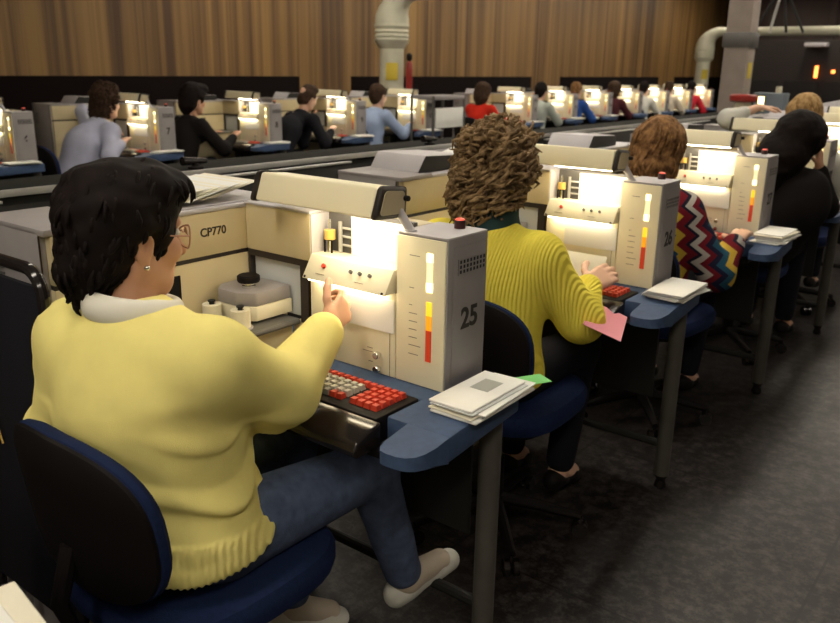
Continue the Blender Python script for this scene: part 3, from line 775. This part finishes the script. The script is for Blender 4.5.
e = envelope((-.235, S_-.030, .764), 0, .15, .092, .0016, 'paper', (math.radians(57),0)); e.name = 'letter'
tag(e, 'white letter leaning behind the keyboard of the curly haired woman', 'letter', 'letters on display')
ORD = ['topmost','second','third','fourth','fifth','sixth','seventh','eighth']
def pile(x, y, z0, items, where_, group):
    z = z0; n = len(items)
    for i, (dx, dy, rz, m, th, w, l) in enumerate(items):
        z += th/2+.0006; e = envelope((x+dx,y+dy,z), rz, w, l, th, m); z += th/2
        k = n-1-i
        tag(e, '%s envelope %s' % ('topmost white' if k == 0 else ORD[k]+' from the top', where_), 'envelope', group)
        last = e
    return last, z
rg = random.Random(5)
items = [(.006,.008,.02,'paper',.006,.112,.235),(.004,.0,-.03,'paper2',.004,.108,.22),(.012,.02,.06,'paper',.004,.105,.22),(.002,-.002,.0,'paper3',.003,.105,.21),(-.004,.0,.01,'paper',.005,.104,.208)]
top, zz = pile(.082, .015, .7205, items, 'of the pile on the nearest desk', 'envelopes on the nearest desk')
MB().box((-.022,.0,.0026),(.022,.062,.0032)).build('window', M['window'], top)
e = envelope((.118,.150,.7355), -.5, .05, .09, .001, 'green'); e.name = 'green_slip'; tag(e, 'green slip sticking out of the pile beside the nearest tower', 'slip')
def rnd_items(n, th=.005):
    return [(rg.uniform(-.012,.012),rg.uniform(-.02,.02),rg.uniform(-.12,.12)-.05,rg.choice(['paper','paper','paper2','paper3']) if i < n-1 else 'paper',th*rg.uniform(.7,1.2),.115,.215) for i in range(n)]
pile(.075, S_-.02+.02, .7205, rnd_items(6), 'of the pile on the second front row desk', 'envelopes on the second front row desk')
pile(.075, 2*S_-.01, .7205, rnd_items(6,.006), 'of the pile on the third front row desk', 'envelopes on the third front row desk')
pile(.075, 3*S_-.01, .7205, rnd_items(4), 'of the pile on the fourth front row desk', 'envelopes on the fourth front row desk')
pile(.015, -S_+.085, .7205, rnd_items(3), 'of the pile at the bottom left corner of the view', 'envelopes at the bottom left')
for n, x, y in BACK[:8]:
    pile(x+.075, y+.0, .7205, rnd_items(2,.008), 'on the desk end of the %s machine' % nth(n), 'envelopes in the back row')
# trays of letters on the left wing of the first machines
def tray(x, y, n, lab, elab):
    t = empty('letter_tray', (x,y,1.0605)); tag(t, lab, 'tray', 'letter trays on the machine wings')
    MB().box((-.12,-.20,0),(.12,.20,.004),.001).build('base', M['lightgrey'], t)
    MB().box((-.12,-.20,.0042),(-.115,.20,.035),.001).build('rim', M['lightgrey'], t)
    for i in range(n):
        yy = y-.10+i*(.20/n); e = envelope((x+.005+rg.uniform(-.008,.008), yy, 1.072+.014+i*.0004), 0, .21, .14, .0018, rg.choice(['paper','paper','paper','paper2']), (math.radians(11),0))
        tag(e, elab % (['first','second','third','fourth','fifth','sixth','seventh','eighth','ninth','tenth','eleventh','twelfth','thirteenth','fourteenth'][i]), 'envelope', elab.split(' in ')[-1])
tray(-.745, -.09, 14, 'light grey tray of leaning envelopes on top of the nearest front row machine', '%s leaning envelope from the front in the tray on the nearest machine')
tray(-.745, S_+.10, 5, 'light grey tray of leaning envelopes on top of the second front row machine', '%s leaning envelope from the front in the tray on the second machine')
def cover(x, y, lab):
    t = empty('sloped_cover', (x,y,1.0605)); tag(t, lab, 'cover', 'sloped grey covers on the machines')
    MB().prism([(-.13,0),(-.09,.055),(.13,.045),(.13,0)], 'x', -.10, .10, .004).build('shell', M['lightgrey'], t)
    MB().prism([(-.128,0.002),(-.088,.053),(.128,.043),(.128,0.002)], 'x', .1005, .108, .002).build('end_plate', M['darkgrey'], t)
cover(-.75, S_-.26, 'sloped light grey cover on top of the second front row machine')
for k in range(2,7): cover(-.75, k*S_-.2, 'sloped light grey cover on top of the %s machine' % nth(25+k))
for n, x, y in BACK: cover(x-.75, y-.17, 'sloped grey cover on top of the %s machine' % nth(n))

# conveyor housing between the rows
t = empty('conveyor', (-1.80,2.4,0)); tag(t, 'long low dark grey conveyor housing running between the two rows', 'conveyor')
MB().box((-.08,-6,.05),(.17,5.2,.985),.004).build('housing', M['darkgrey'], t)
MB().box((-.085,-6,.985),(.175,5.2,.993),.002).build('belt_cover', M['belt'], t)
MB().box((.176,-6,.975),(.186,5.2,.997),.001).build('edge_strip', M['silver'], t)
for i in range(7):
    y0 = -5.45+i*1.55; p = MB().box((.235,y0,.03),(.25,y0+1.35,.968),.003).build('side_panel', M['darkgrey'], t)
    MB().box((.232,y0,.968),(.256,y0+1.35,.976),.001).build('panel_edge', M['silver'], p)
    MB().box((.171,y0+.3,.4),(.235,y0+.36,.5)).build('bracket', M['darkgrey'], p)
for y, l in ((.66,'black clamp handle on the conveyor left of the near lamp hood'),(2.15,'black clamp handle on the conveyor behind the curly haired woman')):
    t = empty('clamp_handle', (-1.68,y,.994)); tag(t, l, 'clamp', 'black clamp handles')
    MB().lathe((0,0,0), [(.03,0),(.03,.008),(.016,.012),(.012,.02)], 16).build('base', M['black'], t)
    MB().tube([(0,-.06,.032),(0,-.02,.03),(0,.05,.026)], [.017,.015,.010], 12).build('lever', M['gloss'], t)

# chairs
def chair(x, y, lab, rz=0): 
    c = place(chair0, x, y, 0, rz); tag(c, lab, 'chair', 'blue and black swivel chairs'); return c
SX, SY = -.26, -.47
WHO = {25:'the woman in glasses and pale yellow sweater', 26:'the curly haired woman in ribbed yellow', 27:'the woman in the zigzag sweater', 28:'the dark haired figure in black', 29:'the fair haired woman in white'}
for k in range(5): chair(SX, SY+k*S_, 'blue and black swivel chair under %s' % WHO[25+k], [.0,.05,-.08,.0,.0][k])

# ------------------------------------------------------------------ the people
wv = waves(11, 26); wv2 = waves(12, 55)
def folds1(P):
    z = P[:,2]; lowm = np.clip((.80-z)/.10,0,1); Q = P.copy()
    u_ = Q@A3(.55,-.15,.82)+.03*np.sin(Q@A3(9,4,3)); a = np.sin(u_*62+1.2*wv(P)*2)
    d = -lowm*(.017*np.maximum(a,0)**1.5*(.7+.9*wv2(P*.6))) + .006*wv(P) - .005*np.maximum(wv2(P*A3(.7,.7,1.3))*2.2,0)**1.5*np.clip((P[:,2]-.70)/.1,0,1)*np.clip((.90-P[:,2])/.06,0,1)
    hb = np.clip((.592-z)/.006,0,1); ang = P@A3(.79,.61,0)
    return d - hb*(.003+.0022*np.sin(ang*2*PI/.0115))
def bag(P): return .004*waves(5,24)(P)
J = dict(pelvis=A3(-.265,-.50,.555), chest=A3(-.285,-.525,.80), neck=A3(-.312,-.522,.950), head=A3(-.355,-.492,1.083), head_rot=(-.14,-.12,.0),
 shL=A3(-.440,-.555,.89), shR=A3(-.135,-.49,.895), elL=A3(-.487,-.575,.69), wrL=A3(-.45,-.345,.755), hdL=A3(.3,.95,-.12), elR=A3(-.150,-.325,.785), wrR=A3(-.218,-.125,.855), hdR=A3(-.15,.85,.30), pnR=A3(-.9,-.15,-.2), thR=A3(0,0,1),
 hipL=A3(-.355,-.47,.535), hipR=A3(-.17,-.46,.535), knL=A3(-.37,-.10,.54), knR=A3(-.135,-.085,.535), anL=A3(-.335,-.15,.115), anR=A3(-.125,.035,.19), toL=A3(-.28,-.015,.045), toR=A3(-.085,.18,.205), hand_curl=(.35,.9), hem=A3(-.265,-.50,.530), hem_n=A3(0,.18,-1))
p, c, R, off, s = person('woman seen from behind in pale yellow sweater, glasses and jeans, posting a letter', J, dict(top='yellow', skin='skin', hair='short', hairm='hair_black', h=.0045, hc=.0042, hh=.005, disp=folds1, tdisp=lambda P: .0025*waves(4,50)(P), pants='denim', shoe='shoe', sock='sock', loose=.022, sleeve=1.24, fat=1.08, hs=1.0, hamp=.005, locks=(260,.035,.0045,0), face=True))
nk = A3(-.312,-.522,.950); Cc = []
Cc = [ring(nk+A3(0,.004,.016), A3(0,.22,1), .072, .016, .004, 'u', 1.6), rc(nk+A3(.065,.0,.012), nk+A3(.105,.085,-.022), .022,.014,.02), rc(nk+A3(-.06,.0,.005), nk+A3(-.085,.075,-.045), .016,.008,.02), el(nk+A3(0,.008,.05),A3(.058,.062,.09),.004,None,'s')]
link('collar', surface('collar', Cc, .004, None, off), M['collar'], p)
def HT(*q): return tuple(c+R@(A3(*q)*s)-off)
g = MB()
for sx in (-1,1):
    g.tube([HT(sx*.034+.026*math.cos(a), .112-.010*abs(math.cos(a)), .006+.023*math.sin(a)) for a in np.linspace(0,2*PI,25)], .0017, 6, False)
    g.tube([HT(sx*.060,.100,.012), HT(sx*.074,.06,.014), HT(sx*.082,-.002,.022)], .0017, 6)
g.tube([HT(-.009,.114,.012), HT(0,.117,.014), HT(.009,.114,.012)], .0017, 6)
gl = g.build('spectacles', M['frame'], p)
for sx in (-1,1):
    g = MB(); vs = [g.bm.verts.new(HT(sx*.034+.025*math.cos(a), .111-.010*abs(math.cos(a)), .006+.022*math.sin(a))) for a in np.linspace(0,2*PI,24,endpoint=False)]; g.bm.faces.new(vs)
    vs2 = [g.bm.verts.new(Vector(v_.co)+Vector(R[:,1])*.0012) for v_ in vs]; g.bm.faces.new(vs2[::-1])
    for i in range(24): g.bm.faces.new((vs[i],vs[(i+1)%24],vs2[(i+1)%24],vs2[i]))
    g.build('lens', M['lens'], gl)
g = MB(); bmesh.ops.create_uvsphere(g.bm, u_segments=12, v_segments=8, radius=.0055, matrix=Matrix.Translation(HT(.079,.004,-.046))); g.build('earring', M['chrome'], p)

J = dict(pelvis=A3(-.255,S_-.48,.555), chest=A3(-.265,S_-.475,.80), neck=A3(-.275,S_-.45,.950), head=A3(-.285,S_-.415,1.105), head_rot=(.12,-.18,.04),
 shL=A3(-.43,S_-.47,.885), shR=A3(-.115,S_-.44,.885), elL=A3(-.50,S_-.31,.72), wrL=A3(-.38,S_-.15,.765), elR=A3(-.02,S_-.35,.71), wrR=A3(-.085,S_-.285,.775), hdR=A3(.16,.9,.22), pnR=A3(-.55,.1,-.8), hdL=A3(.5,.85,-.1),
 hipL=A3(-.34,S_-.45,.535), hipR=A3(-.17,S_-.45,.535), knL=A3(-.36,S_-.09,.535), knR=A3(-.14,S_-.09,.535), anL=A3(-.35,S_-.14,.10), anR=A3(-.16,S_-.14,.10), toL=A3(-.36,S_-.0,.05), toR=A3(-.16,S_-.0,.05), hand_curl=(.35,.30), hem=A3(-.25,S_-.48,.525), hem_n=A3(0,.15,-1))
J = {q: (v_ if q in ('head_rot','hand_curl') or q[:2] in ('hd','pn','th','he') and q != 'head' and q != 'hem' or q in ('wrR',) else v_+A3(-.028,-.045,-.006)) for q, v_ in J.items()}
p, c, R, off, s = person('curly haired woman seen from behind in bright yellow ribbed sweater', J, dict(top='knit', skin='skin2', hair='curly', hairm='hair_curl', h=.005, hc=.005, hh=.007, disp=lambda P: .005*waves(21,26)(P), pants='darkcloth', loose=.022, sleeve=1.18, fat=1.06, hamp=.014, hfreq=52, locks=(620,.060,.0056,.015), hand=1.12, seed=8, face=True))
nk = A3(-.303,S_-.495,.944)
link('scarf', surface('scarf', [rc(nk+A3(.004,-.012,-.02), nk+A3(.01,.012,.080), .082,.068,.02), rc(nk+A3(.02,.03,.0), nk+A3(.06,.06,-.03), .05,.03,.03)], .006, lambda P: .004*waves(31,60)(P), off), M['teal'], p)

y0 = 2*S_
J = dict(pelvis=A3(-.26,y0-.48,.555), chest=A3(-.265,y0-.475,.80), neck=A3(-.27,y0-.455,.945), head=A3(-.275,y0-.42,1.085), head_rot=(.1,-.20,.05),
 shL=A3(-.42,y0-.48,.88), shR=A3(-.145,y0-.45,.872), elL=A3(-.50,y0-.31,.72), wrL=A3(-.36,y0-.15,.765), elR=A3(-.0,y0-.41,.64), wrR=A3(-.012,y0-.27,.745), hdR=A3(-.02,.85,.22), hdL=A3(.5,.85,-.1),
 hipL=A3(-.34,y0-.45,.535), hipR=A3(-.17,y0-.45,.535), knL=A3(-.36,y0-.09,.53), knR=A3(-.14,y0-.09,.53), anL=A3(-.35,y0-.14,.10), anR=A3(-.16,y0-.14,.10), toL=A3(-.36,y0,.05), toR=A3(-.16,y0,.05), hand_curl=(.35,.35), hem=A3(-.25,y0-.48,.475), hem_n=A3(0,.15,-1))
J = {q: (v_ if q in ('head_rot','hand_curl') or q[:2] in ('hd','pn','th') else v_+(A3(-.022,-.012,-.006) if q != 'wrR' else 0)) for q, v_ in J.items()}
person('chestnut haired woman in multicoloured zigzag sweater at the third machine', J, dict(top='zigzag', skin='skin2', hair='bob', hairm='hair_brown', h=.006, hc=.006, hh=.007, disp=lambda P: .004*waves(22,26)(P), hand=1.14, loose=.024, sleeve=1.2, hamp=.008, hs=1.03, locks=(420,.05,.0045,0), seed=15, face=True))

y0 = 3*S_
J = generic(-.17, y0-.50, .10, .62, -.35, -.30, .30, (-.16,.36,.775), (.17,.10,.99)); J['elR'] = A3(.085,y0-.30,.76); J['wrR'] = A3(.04,y0-.38,.955); J['hdR'] = A3(-.12,-.05,.9); J['pnR'] = A3(-.8,.1,0); J['head'] = A3(-.055,y0-.45,1.065); J['neck'] = A3(-.095,y0-.46,.94); J['shR'] = A3(.03,y0-.47,.875); J['shL'] = A3(-.265,y0-.48,.88)
J['thR'] = A3(0,-1,.2)
person('dark haired figure in black leaning head on hand at the fourth machine', J, dict(top='blackc', skin='skin', hair='long', hairm='hair_black', h=.008, loose=.02, hs=1.12, seed=4, face=True))
y0 = 4*S_
J = generic(-.30, y0-.47, .16, .0, .5, -.2, .0, (-.30,.26,1.12), None); J['head'] = A3(-.325,y0-.40,1.135); J['elL'] = A3(-.66,y0-.74,1.12); J['wrL'] = A3(-.53,y0-.60,1.185); J['hdL'] = A3(.75,.6,.0)
person('fair haired woman in white resting an elbow beside the fourth machine', J, dict(top='offwhite', skin='skin2', hair='bob', hairm='hair_blond', h=.008, cuffpos=.5, seed=5, locks=(120,.05,.006,0)))

def back_person(n, lab, top, hairm, hair='crop', **k):
    x, y = XB, YB+S_*(n-7); kw = dict(side=0.0); kw.update(k.pop('pose', {})); dx, dy = k.pop('at', (0,0))
    J = generic(x-.29+dx, y-.45, **kw); dy = y+k.pop('hy',-.4)-J['head'][1]
    J = {q: (v_ if q in ('head_rot','hand_curl') else v_+A3(0,dy,0)) for q, v_ in J.items()}
    J.update({q: A3(x,y,0)+A3(*v_) for q, v_ in k.pop('fix',{}).items()})
    st = dict(top=top, skin=k.pop('skin','skin2'), hair=hair, hairm=hairm, h=.010, hc=.010, seed=n, hamp=.006, hs=1.04); st.update(k)
    person(lab, J, st)
    chair(x-.29+dx*.5, y-.47+dy, 'blue and black swivel chair under the %s' % lab.split(' at the ')[0].split(',')[0])
back_person(7, hy=-0.26, lab='curly brown haired person in pale lilac, arm raised, at the second back row machine', top='whiteblue', hairm='hair_dark', hair='curly', pose=dict(lean=.30, wrL=(-.22,.30,1.16), wrR=(.20,.30,.80), pitch=-.1), at=(.02,.16), hs=1.0, hamp=.012, locks=(260,.035,.006,.009), fix=dict(elL=(-.60,-.26,1.00),wrL=(-.52,-.10,.90)), loose=.02)
back_person(8, hy=-0.56, lab='dark haired person in black sweater at the third back row machine', top='blackc', hairm='hair_black', hair='short', pose=dict(lean=.16, wrR=(.20,.42,.79)), at=(.0,.06), hs=1.08, skin='skin')
back_person(9, hy=-0.36, lab='brown haired person in navy leaning forward at the fourth back row machine', top='navy', hairm='hair_dark', hair='curly', pose=dict(lean=.42, pitch=-.5, wrR=(.22,.52,.78), wrL=(.02,.45,.86)), at=(0,.02), hs=.86)
back_person(10, hy=-0.45, lab='dark haired person in light blue shirt at the fifth back row machine', top='paleblue', hairm='hair_dark', hair='crop', pose=dict(lean=.14, wrR=(.22,.42,.78)))
back_person(12, hy=-0.7, lab='brown haired person in red sweater at the sixth back row machine', top='redc', hairm='hair_dark', hair='bob', pose=dict(lean=.08), at=(.0,-.12))
back_person(13, hy=-0.39, lab='dark haired person in grey green shirt at the seventh back row machine', top='greygreen', hairm='hair_black', hair='crop', pose=dict(lean=.14))
back_person(14, hy=-0.48, lab='brown haired person in royal blue at the eighth back row machine', top='royal', hairm='hair_brown', hair='crop', pose=dict(lean=.14))
back_person(15, hy=-0.3, lab='brown haired person in dark maroon at the ninth back row machine', top='maroon', hairm='hair_dark', hair='bob', pose=dict(lean=.16))
back_person(16, hy=-0.27, lab='dark haired person in off white shirt at the tenth back row machine', top='offwhite', hairm='hair_black', hair='crop', pose=dict(lean=.14))
back_person(17, hy=-0.28, lab='brown haired person in cream top at the eleventh back row machine', top='creamc', hairm='hair_dark', hair='crop', pose=dict(lean=.14))
back_person(18, hy=-0.28, lab='dark haired person in crimson at the twelfth back row machine', top='crimson', hairm='hair_black', hair='crop', pose=dict(lean=.22))
chair(XB-.30, YB-S_*1-.45, 'empty blue and black swivel chair before the nearest back row machine')

# ------------------------------------------------------------------ odds and ends
# pink card on the desk edge under the ribbed sleeve
e = envelope((.012, S_-.355, .705), .35, .11, .24, .002, 'pink', (0,.35)); e.name = 'pink_card'; tag(e, 'pink card under the sleeve of the curly haired woman', 'card')
# black sack frame at the far left
t = empty('sack_stand', (-.468,-.60,0)); tag(t, 'black framed sack stand at the left edge beside the nearest machine', 'sack stand')
def rrect(x0, x1, z0, z1, r_, y=0):
    o = []
    for cx, cz, a0 in ((x1-r_,z1-r_,0),(x0+r_,z1-r_,90)):
        for k in range(7):
            a = math.radians(a0+15*k); o.append((cx+r_*math.cos(a), y, cz+r_*math.sin(a)))
    return [(x1,y,z0)]+o+[(x0,y,z0)]
MB().tube(rrect(-.36,.0,.03,1.02,.05), .012, 10).build('frame', M['gloss'], t)
MB().box((-.35,-.006,.25),(-.012,.006,.99),.004).build('sack', M['darkcloth'], t)
g = MB()
for i in range(4): g.tube([(-.33+i*.02,-.014,.80),(-.30+i*.02,-.02,.72),(-.27+i*.018,-.014,.62)], .0022, 6)
g.build('cords', M['brass'], t)
# ducts by the wall
def duct(y, zt, lab, xe, rm=1.0):
    t = empty('air_duct', (-5.6,y,0)); tag(t, lab, 'duct', 'pale air ducts by the panelled wall')
    MB().tube([(0,0,0),(0,0,1.58)], .145, 24).build('riser', M['duct'], t)
    MB().lathe((0,0,1.58), [(.145,0),(.20,.07),(.21,.10),(.195,.12),(.21,.14),(.195,.17),(.21,.19),(.195,.22),(.21,.25),(.205,.28)], 24).build('bellows', M['duct'], t)
    pts = [(0,0,1.85)]+[(.34-.34*math.cos(a), 0, 1.86+.34*math.sin(a)) for a in np.linspace(0,PI/2,9)]
    MB().tube(pts, [.20]*3+[.185,.165,.145,.125,.11,.10,.09], 24).build('elbow', M['duct'], t)
    MB().tube([(.34,0,2.20),(xe,0,2.20)], .088, 20).build('pipe', M['duct_shaded'] if xe < 2 else M['duct'], t)
    nb = MB().box((-.07,-.152,1.22),(.07,-.146,1.42),.001).build('notice', M['sign'], t); nb.rotation_euler = (0,0,.72)
    nb = MB().tube([(.05,-.16,.95),(.05,-.16,1.02)], .05, 12).build('valve_wheel', M['redpaint'], t); nb.rotation_euler = (0,0,.72)
    return t
duct(6.53, 2.2, 'pale air duct with bellows and elbow behind the person in light blue', 1.2)
duct(17.15, 2.2, 'pale air duct whose pipe runs to the right edge near the grey column', 7.5)
t = empty('fire_extinguisher', (-5.40,6.62,0)); tag(t, 'slim red fire extinguisher on a post close to the nearer duct', 'fire extinguisher')
MB().tube([(0,0,0),(0,0,1.12)], .012, 8).build('post', M['midgrey'], t)
MB().lathe((0,0,1.12), [(.036,.0),(.040,.02),(.040,.28),(.03,.31),(.012,.325)], 16).build('cylinder', M['redpaint'], t)
MB().lathe((0,0,1.445), [(.02,0),(.035,.02),(.035,.07),(.012,.09)], 14).build('valve', M['black'], t)
# grey column
t = empty('column', (-1.95,7.9,0)); tag(t, 'square grey brown column with a metal collar behind the front row', 'column')
MB().box((-.125,-.125,0),(.125,.125,3.3),.008).build('shaft', M['column'], t)
MB().box((-.145,-.145,1.63),(.145,.145,1.78),.006).build('collar', M['midgrey'], t)
MB().box((.126,-.06,1.32),(.130,.07,1.48),.001).build('notice', M['sign'], t)
# white container with red lid
t = empty('container', (-1.30,6.10,0)); tag(t, 'white container with a wide red lid in front of the column', 'container')
MB().lathe((0,0,.0), [(.06,0),(.07,.02),(.07,1.12),(.06,1.14)], 20).build('tub', M['creamwhite'], t)
MB().lathe((0,0,1.14), [(.10,0),(.115,.012),(.115,.05),(.10,.062)], 24).build('lid', M['redpaint'], t)
# further equipment on the right
t = empty('signal_cabinet', (-1.70,8.40,0)); tag(t, 'slim grey blue cabinet with one lit amber strip right of the column', 'cabinet')
MB().box((-.16,-.12,0),(.16,.12,1.17),.008).build('body', mat_once('grey blue enamel', (.12,.15,.18)), t)
MB().box((-.10,-.122,.98),(-.04,-.119,1.13),.001).build('lit_strip', M['lit'], t)
MB().lathe((.07,0,1.17), [(.03,0),(.035,.02),(.03,.07)], 14).build('lamp_cap', M['creamwhite'], t)
t = empty('sorting_cabinet', (-.95,7.2,0)); tag(t, 'pale grey cabinet with sloping top behind the fair haired woman', 'cabinet')
MB().prism([(-.5,0),(.6,0),(.6,1.02),(.25,1.16),(-.5,.98)], 'y', -.35, .35, .01).build('body', M['lightgrey'], t)
MB().box((-.45,-.362,.5),(.1,-.352,.92),.004).build('panel', M['midgrey'], t)
t = empty('equipment_rack', (-3.2,15,0)); tag(t, 'tall black equipment rack with glowing orange tubes at the far right', 'equipment rack')
MB().box((-.9,0,0),(2.6,.8,1.95),.01).build('body', mat_once('dark red brown enamel', (.010,.005,.004), rough=.8), t)
for x, z, l in ((.42,1.31,.20),(.70,1.39,.05)):
    MB().tube([(x,-.03,z),(x,-.03,z+l)], .028, 12).build('glowing_tube', M['orange'], t)
for i in range(5): MB().box((-.8+i*.68,-.02,.2),(-.2+i*.68,-.002,1.25),.006).build('door', M['black'], t)
MB().box((.21,-.25,1.83),(.57,-.02,1.90),.01).build('lamp_bracket', M['lightgrey'], t)
t = empty('brown_partition', (-5.2,20,0)); tag(t, 'tall dark brown partition panel behind the grey column', 'partition')
MB().box((-.6,0,0),(2.8,.08,3.2),.01).build('panel', M['darkwood'], t)
for x in (0,1.4): MB().box((x,-.06,0),(x+.14,-.001,3.2),.006).build('post', M['darkwood'], t)
MB().box((2.0,-.06,1.5),(2.12,-.04,2.0),.004).build('notice', M['sign'], t)
# hanging cables above the pipe
for i, (x, y) in enumerate(((-3.05,13.2),(-1.75,13.6))):
    t = empty('cable_bundle', (x,y,2.0)); tag(t, ['bundle of dark cables dropping to the pipe right of the column','bundle of cables near the upper right corner'][i], 'cables', 'hanging cables')
    for k in range(4):
        a = (k-1.5)*.16
        MB().tube([(a*1.6,.02*k,.0),(a*.5,.02*k,.5),(a*.2,.02*k,1.3)], .022, 8).build('cable', M['darkgrey'] if k != 1 else M['silver'], t)
# cabinet with a white sheet at the unattended machine in the back row
t = empty('mail_cart', (-4.15,5.74,0)); tag(t, 'grey mail cart holding a white sheet beside the person in red', 'cart')
g = MB().box((-.30,-.28,.10),(.0,.28,.16),.01); 
g.build('base', M['midgrey'], t)
for sx in (-.29,-.01):
    for sy in (-.27,.27): MB().tube([(sx,sy,.02),(sx,sy,1.10)], .014, 8).build('post', M['midgrey'], t)
MB().box((-.30,-.28,.55),(.0,.28,.60),.006).build('shelf', M['grey'], t)
MB().box((-.30,-.28,1.06),(.0,.28,1.10),.006).build('top_frame', M['grey'], t)
MB().box((-.012,-.24,.78),(.004,.24,.98),.003).build('sheet', M['paper'], t)

for pr_ in (mach0, desk0, kb0, kb1, chair0, disp0, roll_a, roll_b):
    for q in list(pr_.children_recursive)+[pr_]: bpy.data.objects.remove(q)
# ------------------------------------------------------------------ light
FIX_OFF = {(1.9,1.6),(1.9,8.0),(1.9,14.4),(-5.2,-4.2),(-2.7,-4.2),(-5.2,-1.6),(-5.2,1.6),(-2.7,-1.6)}
for i, (x, y) in enumerate([(a, b) for a in (-5.2,-2.7,-.4,1.9) for b in (-4.2,-1.6,1.6,4.8,8.0,11.2,14.4,17.6)]):
    if (x, y) in FIX_OFF: continue
    fixture(x, y, '%s ceiling light of the %s line' % (['rearmost','nearest','second','third','fourth','fifth','sixth','farthest'][i%8], ['wall side','inner left','inner right','aisle side'][i//8]))
w = bpy.data.worlds.new('world'); sc.world = w; w.use_nodes = True
w.node_tree.nodes['Background'].inputs[0].default_value = (.9,.75,.55,1); w.node_tree.nodes['Background'].inputs[1].default_value = .02
sc.view_settings.view_transform = 'Standard'; sc.view_settings.look = 'None'; sc.view_settings.gamma = 1; sc.view_settings.use_curve_mapping = False
sc.view_settings.exposure = 0.12
sc.cycles.use_denoising = True
sc.cycles.max_bounces = 6
